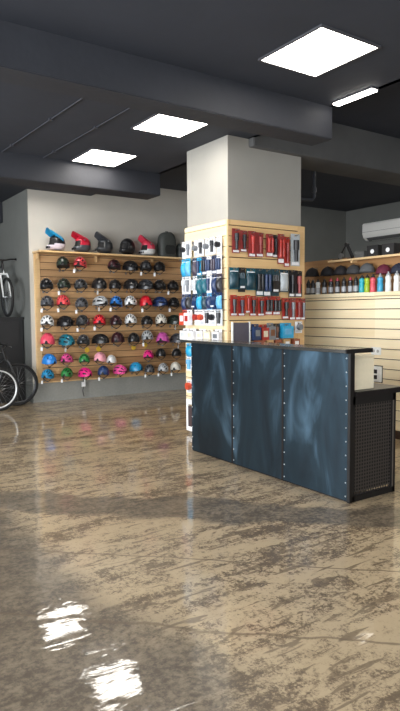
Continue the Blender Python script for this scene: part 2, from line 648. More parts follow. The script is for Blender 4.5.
b = T_(MB(), OFF).box((HX0, YB-0.02, HZ0), (HX1, YB, HZ1)); b.build('backing', groove_dark, t)
b = T_(MB(), OFF); slats_x(b, HX0+0.09, HX1, YB-0.02, 0.02, HZ0, HZ1); b.build('slats', back_wood, t)
T_(MB(), OFF).box((HX0-0.005, YB-0.046, HZ0-0.01), (HX0+0.085, YB, HZ1)).build('edge_board', light_wood, t)
T_(MB(), OFF).box((HX0+0.085, YB-0.043, HZ0-0.02), (HX1, YB, HZ0-0.001)).build('bottom_rail', light_wood, t)
HOOKS = t
t2 = thing('display_shelf', 'pale wooden shelf above the helmet panel, carrying the full face helmets', 'shelf', (HX0, YB, HZ1))
b = T_(MB(), Vector((HX0, YB, HZ1))).box((HX0-0.02, YB-0.34, HZ1+0.004), (HX1, YB, HZ1+0.032)); b.build('board', light_wood, t2, bevel=0.003)
for x in (HX0+0.02, 4.3, 5.4):
    b = MB()
    b.T = Matrix.Translation(Vector((x-HX0, 0, 0)))
    b.extrude_poly([(-0.0, -0.10), (0.03, -0.10), (0.03, 0.002), (0, 0.002)], -0.10, -0.0475)
    b.build('bracket', light_wood, t2)
SHELF_Z = HZ1+0.032

# ------------------------------------------------------------------ helmets
DARK_LINER = mat('helmet_liner', srgb(22, 22, 24), 0.7)
COLS = {
    'black': srgb(30, 30, 33), 'matte black': srgb(38, 38, 40), 'dark green': srgb(36, 48, 40), 'coral red': srgb(216, 72, 78),
    'dark maroon': srgb(58, 28, 36), 'white': srgb(226, 228, 230), 'silver': srgb(178, 182, 186), 'blue': srgb(38, 110, 190),
    'red': srgb(212, 34, 50), 'teal': srgb(24, 110, 130), 'dark blue': srgb(34, 58, 104), 'hot pink': srgb(226, 40, 130),
    'pink': srgb(226, 80, 150), 'light pink': srgb(232, 160, 176), 'green': srgb(36, 122, 58), 'bright blue': srgb(40, 130, 214),
    'orchid pink': srgb(206, 92, 172), 'cream white': srgb(222, 218, 208), 'charcoal': srgb(58, 60, 64), 'pinkish red': srgb(222, 74, 100),
    'sky blue': srgb(36, 140, 190), 'graphite': srgb(76, 78, 84), 'crimson': srgb(196, 36, 60), 'pale lilac': srgb(206, 196, 208),
}


def cmat(c):
    return mat('shell_'+c.replace(' ', '_'), COLS[c], 0.28, vary=0.05, scale=20)


HM = {}


def helmet_shell(style):
    if style in HM:
        return HM[style]
    nlon, nlat = {'vented': (13, 14), 'skate': (16, 14), 'sport': (11, 16)}[style]
    a, bb, c = {'vented': (0.135, 0.098, 0.125), 'skate': (0.125, 0.105, 0.135), 'sport': (0.142, 0.098, 0.118)}[style]
    verts, faces, vent = [], [], []
    for j in range(nlat+1):
        th = 0.12 + (PI-0.24)*j/nlat
        for i in range(nlon+1):
            ph = -0.16 + (PI+0.32)*i/nlon
            s = math.sin(th)**0.75
            x = a*math.cos(th)
            y = bb*s*math.cos(ph)
            z = 0.035 + c*s*math.sin(ph)*(1.0 if math.sin(ph) > 0 else 1.6)
            z -= 0.02*(x < -0.03)*min(1, (-x-0.03)/0.08)*(1-max(0, math.sin(ph)))
            verts.append((x, y, max(z, 0.0)))
    me = bpy.data.meshes.new('helmet_shell_'+style)
    for j in range(nlat):
        for i in range(nlon):
            k = j*(nlon+1)+i
            faces.append((k, k+1, k+nlon+2, k+nlon+1))
            if style == 'vented':
                vent.append(i % 2 == 1 and 1 < i < nlon-2 and j in (2, 3, 4, 6, 7, 8, 9, 10, 11)
                            or i in (1, nlon-2) and j in (3, 4, 5, 8, 9, 10))
            elif style == 'sport':
                vent.append(i % 2 == 1 and 0 < i < nlon-1 and j in (2, 3, 4, 5, 6, 8, 9, 10, 11, 12, 13))
            else:
                vent.append(i in (6, 9) and j in (4, 6, 8, 10) or i in (3, 12) and j in (5, 8))
    me.from_pydata(verts, [], faces)
    bm = bmesh.new()
    bm.from_mesh(me)
    bm.faces.ensure_lookup_table()
    bmesh.ops.recalc_face_normals(bm, faces=bm.faces)
    ctr = Vector((0, 0, 0.03))
    if sum((f.calc_center_median()-ctr).dot(f.normal) for f in bm.faces) < 0:
        bmesh.ops.reverse_faces(bm, faces=bm.faces)
    bm.faces.ensure_lookup_table()
    vf = [bm.faces[k] for k in range(len(faces)) if vent[k]]
    # group neighbouring vent faces along a rib into one opening
    bmesh.ops.inset_region(bm, faces=vf, thickness=0.0035, depth=-0.010, use_even_offset=False)
    for f in vf:
        f.material_index = 1
    for f in bm.faces:
        f.smooth = True
    for e in bm.edges:
        if len(e.link_faces) == 2 and e.calc_face_angle(0) > 0.6:
            e.smooth = False
    bm.to_mesh(me)
    bm.free()
    me.materials.append(cmat('black'))
    me.materials.append(DARK_LINER)
    HM[style] = me
    return me


def shell_for(style, colour, second=None):
    key = (style, colour, second)
    if key not in HM:
        me = helmet_shell(style).copy()
        me.materials[0] = cmat(colour)
        if second:
            me.materials[1] = cmat(second)
        HM[key] = me
    return HM[key]


def liner_mesh():
    if 'liner' not in HM:
        b = MB()
        b.grid(lambda u, v: (0.122*math.cos(PI*v), 0.088*math.sin(PI*v)*math.cos(PI*u), 0.012+0.132*math.sin(PI*v)*math.sin(PI*u)*0.98), 14, 12)
        b.grid(lambda u, v: ((0.122*math.cos(PI*v)), 0.088*math.sin(PI*v)*(1-2*u), 0.012), 2, 12)
        HM['liner'] = b.mesh('helmet_liner', DARK_LINER, smooth=True)
    return HM['liner']


def strap_mesh():
    if 'strap' not in HM:
        b = MB()
        for s in (-1, 1):
            b.tube([(0.07, s*0.085, 0.03), (0.03, s*0.066, -0.012), (0.015, s*0.03, -0.044), (0.012, s*0.004, -0.052)], 0.006, 5)
            b.tube([(-0.07, s*0.08, 0.03), (0.0, s*0.068, -0.012)], 0.006, 5)
        b.box((0.0, -0.016, -0.064), (0.02, 0.016, -0.046))
        HM['strap'] = b.mesh('helmet_strap', black_plastic)
    return HM['strap']


def visor_mesh():
    if 'visor' not in HM:
        b = MB()

        def fn(u, v, dz=0.0):
            a = (u-0.5)*2.0
            r = 0.125 + v*0.06*math.cos(a*0.8)
            return (r*math.cos(a)*1.02-0.005, 0.088*math.sin(a)*(1+0.1*v), 0.058+0.012*v-0.02*v*abs(a)+dz)
        b.grid(lambda u, v: fn(u, v), 10, 3)
        b.grid(lambda u, v: fn(u, v, 0.006), 10, 3)
        HM['visor'] = b.mesh('helmet_visor', black_plastic, smooth=True)
    return HM['visor']


def tag_mesh():
    if 'tag' not in HM:
        b = MB()
        b.tube([(0.06, -0.072, 0.0), (0.06, -0.074, -0.04)], 0.0015, 4)
        b.box((0.058, -0.090, -0.095), (0.061, -0.058, -0.04))
        HM['tag'] = b.mesh('price_tag', white_card)
    return HM['tag']


hook_me = None


def hook(parent, off, p, ln=0.20, axis='y'):
    """display prong from a slatted panel, p = where it leaves the panel"""
    global hook_me
    key = 'hook'+axis+str(ln)
    if key not in HM:
        b = MB()
        if axis == 'y':
            b.tube([(0, 0.02, 0), (0, -ln, 0), (0, -ln-0.012, 0.012)], 0.0035, 6)
            b.box((-0.014, -0.004, -0.025), (0.014, 0.004, 0.015))
        else:
            b.tube([(0.02, 0, 0), (-ln, 0, 0), (-ln-0.012, 0, 0.012)], 0.0035, 6)
            b.box((-0.004, -0.014, -0.025), (0.004, 0.014, 0.015))
        HM[key] = b.mesh('hook', grey_metal)
    return link('hook', HM[key], parent, Vector(p)-off)


# px, py = centre of the helmet in the photo; the rows of the wall
ROWS = [
    ('top', [(63, 262, 'dark green', 'vented', 0), (80, 262, 'coral red', 'vented', 0), (114, 264, 'dark maroon', 'sport', 0),
             (130, 265.5, 'black', 'vented', 0), (145.5, 265.5, 'charcoal', 'vented', 0), (159.5, 266, 'black', 'sport', 0)]),
    ('second', [(46.6, 283.5, 'black', 'vented', 0), (64, 283, 'dark green', 'sport', 0), (81, 283.5, 'charcoal', 'sport', 0),
                (99, 283.5, 'matte black', 'skate', 0), (115, 284, 'black', 'sport', 0), (131, 284, 'matte black', 'vented', 0),
                (145.5, 284.5, 'charcoal', 'vented', 0), (160, 284.5, 'black', 'vented', 0), (173, 285, 'black', 'sport', 0)]),
    ('third', [(47, 301, 'graphite', 'vented', 0), (63.5, 300, 'coral red', 'vented', 1), (81.6, 302, 'graphite', 'sport', 1),
               (100, 300.5, 'silver', 'sport', 0), (116, 301, 'blue', 'vented', 1), (130.7, 300.5, 'white', 'vented', 0),
               (146, 301, 'red', 'skate', 1), (160, 301.5, 'dark blue', 'vented', 0), (173.5, 302, 'black', 'vented', 0)]),
    ('fourth', [(47, 320, 'white', 'sport', 0), (65, 321, 'black', 'vented', 0), (83, 320, 'charcoal', 'vented', 1),
                (99.3, 319.5, 'red', 'vented', 1), (116, 320, 'dark maroon', 'vented', 0), (131, 318.5, 'white', 'vented', 0),
                (147, 320, 'black', 'sport', 0), (161, 318.5, 'cream white', 'vented', 0), (174.5, 319.5, 'dark green', 'vented', 0)]),
    ('fifth', [(47.3, 339, 'pinkish red', 'skate', 1), (66.4, 339.5, 'teal', 'vented', 1), (83.3, 339.5, 'charcoal', 'vented', 0),
               (100.3, 338.5, 'black', 'sport', 0), (118, 337.5, 'dark maroon', 'skate', 0), (133.8, 337.5, 'black', 'vented', 0),
               (147.5, 335, 'silver', 'vented', 0), (162.6, 337.5, 'orchid pink', 'skate', 0), (177.6, 338, 'graphite', 'vented', 0)]),
    ('sixth', [(49, 358.5, 'bright blue', 'skate', 0), (67, 357.5, 'pink', 'vented', 0), (84.4, 357.5, 'green', 'vented', 0),
               (100.0, 356.5, 'light pink', 'skate', 0), (111.3, 357.5, 'white', 'skate', 0), (148.4, 353.5, 'hot pink', 'vented', 0),
               (160.8, 352, 'black', 'vented', 0), (176.5, 351.5, 'black', 'sport', 0)]),
    ('bottom', [(47.6, 373, 'sky blue', 'vented', 1), (67, 371.5, 'green', 'vented', 1), (85, 371.5, 'hot pink', 'vented', 1),
                (103.5, 370, 'dark blue', 'skate', 1), (120, 368.5, 'pink', 'vented', 0), (136, 366.5, 'sky blue', 'skate', 0),
                (149.3, 367.5, 'graphite', 'sport', 1), (163, 366.5, 'silver', 'vented', 1), (175.6, 366, 'cream white', 'skate', 1)]),
]
YH = YB-0.205
used_hook = 0
for row, items in ROWS:
    n = len(items)
    cnt = {}
    for it in items:
        cnt[it[2]] = cnt.get(it[2], 0)+1
    for k, (px, py, colr, style, tg) in enumerate(items):
        p = on_y(px, py, YH)
        kind = {'vented': 'vented bicycle helmet', 'sport': 'finely ribbed bicycle helmet', 'skate': 'round skate helmet'}[style]
        where = '%s from the left in the %s hanging row' % (ORD[k], row) if k else 'leftmost in the %s hanging row' % row
        if k == n-1:
            where = 'rightmost in the %s hanging row' % row
        lab = '%s %s, %s' % (colr, kind, where)
        rz = -PI/2 - random.uniform(0.35, 0.85) if random.random() < 0.8 else -PI/2+random.uniform(0.2, 0.6)
        h = thing('bicycle_helmet', lab, 'helmet', (p.x, YH, p.z-0.085), group='bicycle helmets on the slatted wall',
                  rot=(random.uniform(-0.08, 0.08), random.uniform(-0.12, 0.12), rz))
        second = {'white': 'charcoal', 'silver': 'black'}.get(colr) if style == 'skate' else None
        link('shell', shell_for(style, colr, second), h)
        sc_ = 0.78 if (px, row) == (111.3, 'sixth') else 0.96 if row in ('sixth', 'bottom') else 1.09
        h.scale = (sc_, sc_, sc_)
        link('liner', liner_mesh(), h)
        link('strap', strap_mesh(), h)
        if style == 'vented' and random.random() < 0.35:
            link('visor', visor_mesh(), h)
        if tg or (row != 'sixth' and random.random() < 0.25):
            link('price_tag', tag_mesh(), h)
        if row != 'sixth':
            hook(HOOKS, OFF, (p.x, YB-0.042, p.z-0.125), 0.022)
# yellow price rounds on the slats
for k, (px, py, lab) in enumerate(((87.5, 350, 'yellow price disc on the slats, left one between the pink and green helmets'),
                                   (99, 349, 'yellow price disc on the slats above the light pink helmet'),
                                   (134, 347.5, 'yellow price disc on the slats below the black helmet, left of the small one'),
                                   (145.7, 345, 'yellow price disc on the slats under the silver helmet'))):
    p = on_y(px, py, YB-0.06)
    o = MB().lathe([(0.0, -0.004), (0.042, -0.004), (0.045, 0.0), (0.042, 0.004), (0.0, 0.004)], 18, ax='y').build('price_disc', mat('yellow_card', srgb(226, 188, 60), 0.5), smooth=True)
    o.location = (p.x, YB-0.046, p.z)
    tag(o, lab, 'price tag', 'yellow price discs')
# long white tag hanging under the bottom row
p = on_y(85, 384, YB-0.15)
t = thing('hanging_strap', 'dark strap with a white tag hanging below the bottom row, under the pink helmet', 'strap', (p.x, YB-0.075, p.z-0.22))
MB().tube([(0, 0, 0.42), (0.01, 0, 0.2), (-0.01, 0, 0.10), (0.008, 0, 0)], 0.008, 6).build('webbing', black_plastic, t)
MB().box((-0.035, -0.014, 0.17), (0.035, -0.010, 0.25)).build('tag', white_card, t)


# ---- full face helmets on the shelf
def full_face(px, label, c_shell, c_chin, c_visor, visor=True, yaw=PI, scale=1.08, chin=True, rise=0.085):
    p = on_y(px, 249, YB-0.19)
    h = thing('full_face_helmet', label, 'helmet', (p.x, YB-0.19, SHELF_Z), rz=yaw, group='full face helmets on the shelf')

    nu, nv = 28, 14

    def fn(u, v, s=1.0):
        al = (u-0.5)*2*PI
        el = -1.05+v*(PI/2+1.05)
        x, y, z = math.cos(el)*math.cos(al), math.cos(el)*math.sin(al), math.sin(el)
        low = max(0.0, -z)
        fx = 1+0.55*low*max(0, math.cos(al))
        return (0.128*x*fx*s*(1.0+0.25*low), 0.105*y*s*(1+0.22*low), 0.128+0.125*z*s)

    def skip(i, j):
        al = abs((i+0.5)/nu-0.5)*2*PI
        el = -1.05+(j+0.5)/nv*(PI/2+1.05)
        if not chin and al < 1.1 and el < 0.35:
            return True
        return al < 1.0 and -0.38 < el < 0.40
    b = MB()
    b.grid(fn, nu, nv, skip=skip, mfn=lambda i, j: 1 if j < 5 else 0)
    b.T = Matrix.Scale(scale, 4)
    sh = b.build('shell', [cmat(c_shell), cmat(c_chin)], h, smooth=True)
    sh.modifiers.new('thick', 'SOLIDIFY').thickness = 0.012
    sh.scale = (scale,)*3
    b = MB()
    b.grid(lambda u, v: fn(u, v, 0.90), nu, nv)
    b.build('liner', DARK_LINER, h, smooth=True).scale = (scale,)*3
    # base ring
    MB().lathe([(0.09, 0.004), (0.098, 0.0), (0.10, 0.014), (0.09, 0.016)], 24, c=(0.012, 0, 0)).build('neck_roll', black_rubber, h, smooth=True)
    if visor:
        b = MB()

        def vf(u, v, dz=0.0):
            a = (u-0.5)*1.9
            r = 0.125+0.125*v
            wv = 0.112*(1-0.30*v)
            return (-0.07+0.205*v+0.02*math.cos(a), wv*math.sin(a)/math.sin(0.95), 0.232+rise*v-0.21*(1-math.cos(a))*(1-0.25*v)+dz)
        b.grid(lambda u, v: vf(u, v), 12, 8)
        b.grid(lambda u, v: vf(u, v, 0.008), 12, 8)
        vz = b.build('visor', cmat(c_visor), h, smooth=True)
        vz.scale = (scale,)*3
        b = MB()
        for s in (-1, 1):
            b.lathe([(0.0, -0.006), (0.012, -0.006), (0.012, 0.006), (0.0, 0.006)], 10, c=(0.02, s*0.107, 0.19), ax='y')
        b.build('visor_screw', grey_metal, vz)
    if chin:
        b = MB()
        for k in (-2, -1, 0, 1, 2):
            a = k*0.22
            b.box((0.182*math.cos(a)-0.01, 0.13*math.sin(a)-0.006, 0.045), (0.182*math.cos(a)+0.004, 0.13*math.sin(a)+0.006, 0.075))
        b.build('chin_vent', DARK_LINER, h)
    return h


full_face(57, 'full face helmet with bright blue visor and white chin guard, leftmost on the shelf', 'black', 'pale lilac', 'sky blue', yaw=PI+0.15, rise=0.105)
full_face(82.5, 'full face helmet with red visor and grey chin guard, second on the shelf', 'crimson', 'graphite', 'crimson', yaw=PI+0.1)
full_face(105, 'all black and grey full face helmet with raised visor, third on the shelf', 'charcoal', 'charcoal', 'graphite', yaw=PI+0.25, rise=0.10)
full_face(127.5, 'glossy black full face helmet without a visor, fourth on the shelf', 'black', 'black', 'black', visor=False, yaw=PI+0.5, scale=1.16)
full_face(148, 'full face helmet with pink visor and white chin guard, beside the grey backpack', 'pinkish red', 'white', 'pinkish red', yaw=PI+0.2, rise=0.10)

# ---- hard shell backpack
bag_m = mat('backpack_shell', srgb(66, 70, 68), 0.55, vary=0.08, scale=14)
bag_d = mat('backpack_dark', srgb(40, 42, 42), 0.7)


def backpack(px, label, w_, h_, d_, seam=True):
    p = on_y(px, 250, YB-0.18)
    t = thing('backpack', label, 'backpack', (p.x, YB-0.16, SHELF_Z), rz=0.15, group='backpacks on the shelf')

    def outline(v):      # half width up the height
        if v < 0.08:
            return 0.90+0.1*(v/0.08)
        if v < 0.6:
            return 1.0
        return math.sqrt(max(0.0, 1-((v-0.6)/0.42)**2.4))*1.0

    def fn(u, v, k=1.0):
        a = u*2*PI
        hw = w_/2*outline(v)
        ca, sa = math.cos(a), math.sin(a)
        x = hw*math.copysign(abs(ca)**0.6, ca)
        y = d_/2*math.copysign(abs(sa)**0.7, sa)*(0.75+0.25*outline(v))
        return (x*k, y*k, h_*v)
    b = MB()
    b.grid(fn, 28, 16)
    b.add([fn(i/28, 0) for i in range(28)], [tuple(range(28))])
    b.add([fn(i/28, 1) for i in range(28)], [tuple(range(28))])
    body = b.build('body', bag_m, t, smooth=True)
    b = MB()
    b.grid(lambda u, v: (w_*0.36*math.cos(u*2*PI)*(0.4+0.6*math.sin(PI*(0.15+0.7*v))), -d_/2*1.0-0.012*math.sin(PI*v), h_*(0.12+0.36*v)+0*u), 24, 8,
           skip=lambda i, j: math.cos((i+0.5)/24*2*PI) > 5)
    b.build('front_pocket', bag_d, t, smooth=True)
    MB().tube([(-0.03, 0, h_*0.99), (-0.025, 0, h_*1.04), (0.025, 0, h_*1.04), (0.03, 0, h_*0.99)], 0.007, 6).build('grab_handle', bag_d, t, smooth=True)
    for s in (-1, 1):
        MB().tube([(s*w_*0.25, d_/2*0.9, h_*0.85), (s*w_*0.32, d_/2+0.02, h_*0.5), (s*w_*0.30, d_/2*0.9, h_*0.12)], 0.012, 6).build('shoulder_strap', bag_d, t, smooth=True)
    return t


backpack(167.5, 'dark grey hard shell backpack standing on the shelf', 0.37, 0.45, 0.20)
backpack(182, 'narrow dark grey bag on the shelf, half hidden behind the pillar', 0.20, 0.27, 0.15)

# ------------------------------------------------------------------ pillar cladding
FZ0, FZ1 = 0.10, 2.455
LX = PX0-0.045            # outer face of the left cladding
FY = PY0-0.045            # outer face of the front cladding
LOFF = Vector((PX0, PY0, FZ0))
tl = thing('slatted_panel', 'pale slatted panel on the left face of the pillar, hung with white and blue packs', 'slat wall', LOFF)
T_(MB(), LOFF).box((PX0-0.022, PY0, FZ0), (PX0-0.001, PY1, FZ1)).build('backing', mat('groove_pale', srgb(150, 120, 84), 0.8), tl)
b = T_(MB(), LOFF); slats_y(b, PY0-0.022, PY1, PX0-0.022, 0.02, FZ0, FZ1, gap=0.008); b.build('slats', pillar_wood_y, tl)
tf = thing('slatted_panel', 'golden slatted panel on the pillar front, hung with red and black packs', 'slat wall', LOFF)
T_(MB(), LOFF).box((PX0, PY0-0.022, FZ0), (PX1, PY0-0.001, FZ1)).build('backing', groove_dark, tf)
b = T_(MB(), LOFF); slats_x(b, PX0-0.02, PX1+0.02, PY0-0.022, 0.02, FZ0, FZ1); b.build('slats', pillar_wood_x, tf)
T_(MB(), LOFF).box((PX1-0.09, PY0-0.046, FZ0), (PX1+0.02, PY0-0.0425, FZ1)).build('edge_board', light_wood, tf)
T_(MB(), LOFF).box((PX0-0.042, PY0-0.043, FZ0), (PX0-0.021, PY0-0.0235, FZ1)).build('corner_trim', light_wood, tf)

# packs: local frame faces -y, origin bottom centre
PC = {
    'white': srgb(236, 236, 240), 'cyan': srgb(40, 160, 206), 'navy': srgb(30, 52, 92), 'teal': srgb(26, 96, 112),
    'black': srgb(32, 32, 36), 'red': srgb(170, 48, 40), 'brick red': srgb(146, 58, 56), 'orange red': srgb(196, 74, 48),
    'grey': srgb(120, 124, 130), 'dark plum': srgb(70, 62, 76), 'silver': srgb(180, 186, 190), 'sky': srgb(96, 170, 214),
    'brown': srgb(120, 74, 48), 'cream': srgb(224, 214, 190), 'dark teal': srgb(28, 62, 74), 'pale grey': srgb(200, 204, 208),
}


def pm(c):
    return mat('pack_'+c.replace(' ', '_'), PC[c], 0.35, vary=0.12, scale=18)


def pack(loc, rz, w_, h_, card, prod, shape, label, group, lab2='white'):
    t = thing('carded_product', label, 'packaged accessory', loc, rz, group)
    b = MB()
    # card with a hang hole
    hw = w_/2
    hh = 0.012
    zt = h_
    b.box((-hw, -0.002, 0), (hw, 0.002, zt-0.03))
    b.box((-hw, -0.002, zt-0.03), (-hh, 0.002, zt-0.012)).box((hh, -0.002, zt-0.03), (hw, 0.002, zt-0.012))
    b.box((-hw, -0.002, zt-0.012), (hw, 0.002, zt))
    b.build('card', pm(card), t)
    if shape == 'light':          # lamp on a card
        b = MB()
        b.lathe([(0.0, -0.05), (0.3*w_, -0.05), (0.34*w_, -0.03), (0.30*w_, -0.002)], 14, c=(0, 0, 0.52*h_), ax='y')
        b.build('product', pm(prod), t, smooth=True)
        MB().box((-0.35*w_, -0.004, 0.08*h_), (0.35*w_, -0.002, 0.26*h_)).build('print', pm('pale grey' if card == 'white' else lab2), t)
    elif shape == 'tool':         # long tool on a card
        b = MB()
        b.tube([(0.0, -0.018, 0.14*h_), (0.0, -0.018, 0.78*h_)], 0.16*w_, 10)
        b.tube([(0.0, -0.018, 0.5*h_), (0.0, -0.018, 0.8*h_)], 0.24*w_, 10)
        b.build('product', pm(prod), t, smooth=True)
        MB().box((-0.38*w_, -0.004, 0.03*h_), (0.38*w_, -0.002, 0.12*h_)).build('print', pm(lab2), t)
    elif shape == 'grip':         # pair of grips
        for s in (-1, 1):
            b = MB()
            b.lathe([(0.17*w_, 0.20*h_), (0.20*w_, 0.22*h_), (0.16*w_, 0.5*h_), (0.20*w_, 0.78*h_), (0.15*w_, 0.80*h_)], 10, c=(s*0.23*w_, -0.022, 0))
            b.build('grip', pm(prod), t, smooth=True)
        MB().box((-0.40*w_, -0.005, 0.04*h_), (0.40*w_, -0.002, 0.17*h_)).build('print', pm(lab2), t)
    elif shape == 'pouch':        # soft pouch
        b = MB()

        def fn(u, v):
            e = math.sin(PI*u)**0.5*math.sin(PI*v)**0.5
            return ((u-0.5)*w_*0.94, -0.004-0.038*e, (0.04+0.78*v)*h_)
        b.grid(fn, 8, 8)
        b.build('pouch', pm(prod), t, smooth=True)
        MB().box((-0.42*w_, -0.006, 0.79*h_), (0.42*w_, -0.002, min(0.88*h_, h_-0.034))).build('print', pm(lab2), t)
    elif shape == 'box':          # small carton, window in front
        MB().box((-hw, -0.05, 0), (hw, -0.003, 0.80*h_)).build('carton', pm(card), t, bevel=0.002)
        MB().box((-0.6*hw, -0.053, 0.25*h_), (0.6*hw, -0.0495, 0.62*h_)).build('window_print', pm(prod), t)
    elif shape == 'glove':
        b = MB()
        b.box((-0.40*w_, -0.03, 0.12*h_), (0.40*w_, -0.004, 0.55*h_))
        for k in range(4):
            b.tube([((-0.30+0.2*k)*w_, -0.017, 0.5*h_), ((-0.32+0.215*k)*w_, -0.017, (0.80-0.03*abs(k-1.5))*h_)], 0.085*w_, 7)
        b.tube([(0.36*w_, -0.017, 0.25*h_), (0.47*w_, -0.017, 0.48*h_)], 0.09*w_, 7)
        b.build('glove', pm(prod), t, smooth=False)
        MB().box((-0.40*w_, -0.034, 0.16*h_), (0.2*w_, -0.030, 0.24*h_)).build('cuff_print', pm(lab2), t)
    return t


WORD = {'light': 'card, round %s lamp', 'tool': 'card, slim %s tool', 'grip': 'card, two %s grips', 'pouch': 'pack, soft %s pouch',
        'box': 'carton, %s label', 'glove': 'pack, %s glove'}
# left face rows: y positions measured from the photo on the panel plane
LEFT = [
    ('top', 247.5, 0.19, 0.074, [('white', 'black', 'light'), ('white', 'grey', 'tool'), ('white', 'grey', 'light'), ('white', 'black', 'tool'),
                                 ('white', 'grey', 'light'), ('white', 'black', 'tool'), ('white', 'black', 'light')]),
    ('second', 266.0, 0.205, 0.078, [('cyan', 'cyan', 'pouch'), ('cyan', 'sky', 'pouch'), ('navy', 'dark plum', 'pouch'), ('cyan', 'navy', 'tool'),
                                     ('navy', 'black', 'grip'), ('white', 'navy', 'grip'), ('navy', 'dark plum', 'grip'), ('white', 'navy', 'grip')]),
    ('third', 284.5, 0.205, 0.078, [('white', 'pale grey', 'tool'), ('white', 'grey', 'tool'), ('white', 'pale grey', 'grip'), ('teal', 'teal', 'pouch'),
                                    ('dark teal', 'teal', 'pouch'), ('white', 'navy', 'tool'), ('navy', 'navy', 'pouch'), ('dark plum', 'black', 'pouch')]),
    ('fourth', 301.5, 0.185, 0.078, [('navy', 'navy', 'pouch'), ('navy', 'black', 'pouch'), ('navy', 'navy', 'glove'), ('teal', 'cyan', 'pouch'),
                                     ('navy', 'dark teal', 'pouch'), ('sky', 'navy', 'pouch'), ('navy', 'navy', 'glove'), ('navy', 'sky', 'pouch')]),
    ('fifth', 317.5, 0.18, 0.084, [('orange red', 'white', 'box'), ('white', 'red', 'box'), ('white', 'red', 'light'), ('white', 'orange red', 'light'),
                                   ('white', 'black', 'tool'), ('white', 'black', 'light'), ('pale grey', 'black', 'tool')]),
    ('sixth', 334.5, 0.13, 0.10, [('white', 'pale grey', 'box'), ('white', 'cream', 'box'), ('white', 'cream', 'box'), ('cream', 'white', 'box'), ('white', 'grey', 'box')]),
]
Y0L, Y1L = PY0+0.01, PY1-0.02
for row, py, h_, w_, items in LEFT:
    n = len(items)
    zc = on_x(206, py, LX).z
    # rows run level; measured at the middle of the face
    for k, (card, prod, shape) in enumerate(items):
        y = Y1L-(k+0.5)*(Y1L-Y0L)/n
        lift = 0.002
        xo = 0.028+0.006*(k % 2)+(0.025 if k < 2 else 0)
        word = WORD[shape] % prod
        pos = 'closest to corner' if k == n-1 else 'nearest the far edge' if k == 0 else '%s from far edge' % ORD[k]
        pack((LX-xo, y, zc-h_/2), -PI/2, min(w_*1.3, 0.96*(Y1L-Y0L)/n), h_, card, prod, shape,
             '%s %s; %s, %s row, pillar left face' % (card, word, pos, row), 'carded products on the pillar left face')
        hook(tl, LOFF, (LX, y, zc+h_/2-0.021), xo+0.05, 'x')
# lower packs seen past the counter's left end
LOWER = [(350, 0.16, 'sky', 'cyan', 'pouch', 'sky blue pack with a cyan pouch, upper one past the left end of the counter'),
         (363.5, 0.17, 'white', 'sky', 'tool', 'white and blue card, below the cyan pouch past the left end of the counter'),
         (386, 0.16, 'white', 'orange red', 'light', 'white card with reddish lamp, above the white frame past the counter end')]
for py, h_, card, prod, shape, lab in LOWER:
    p = on_x(188.5, py, LX-0.05)
    pack((LX-0.05, 5.93, p.z-h_/2), -PI/2, 0.14, h_, card, prod, shape, lab, 'packs low on the pillar')
    hook(tl, LOFF, (LX, 5.93, p.z+h_/2-0.021), 0.09, 'x')
p = on_x(188.5, 415, LX-0.06)
t = thing('carded_product', 'white frame shaped pack with a dark middle, lowest beside the counter end', 'packaged accessory', (LX-0.04, 5.93, p.z-0.19), -PI/2)
b = MB()
b.box((-0.085, -0.012, 0), (-0.055, 0.012, 0.38)).box((0.055, -0.012, 0), (0.085, 0.012, 0.38)).box((-0.055, -0.012, 0), (0.055, 0.012, 0.05)).box((-0.055, -0.012, 0.32), (0.055, 0.012, 0.38))
b.build('card_frame', white_card, t)
MB().box((-0.055, -0.004, 0.05), (0.055, 0.004, 0.295)).build('product', mat('dark_wood_print', srgb(72, 58, 60), 0.5), t)
hook(tl, LOFF, (LX, 5.93, p.z+0.124), 0.06, 'x')

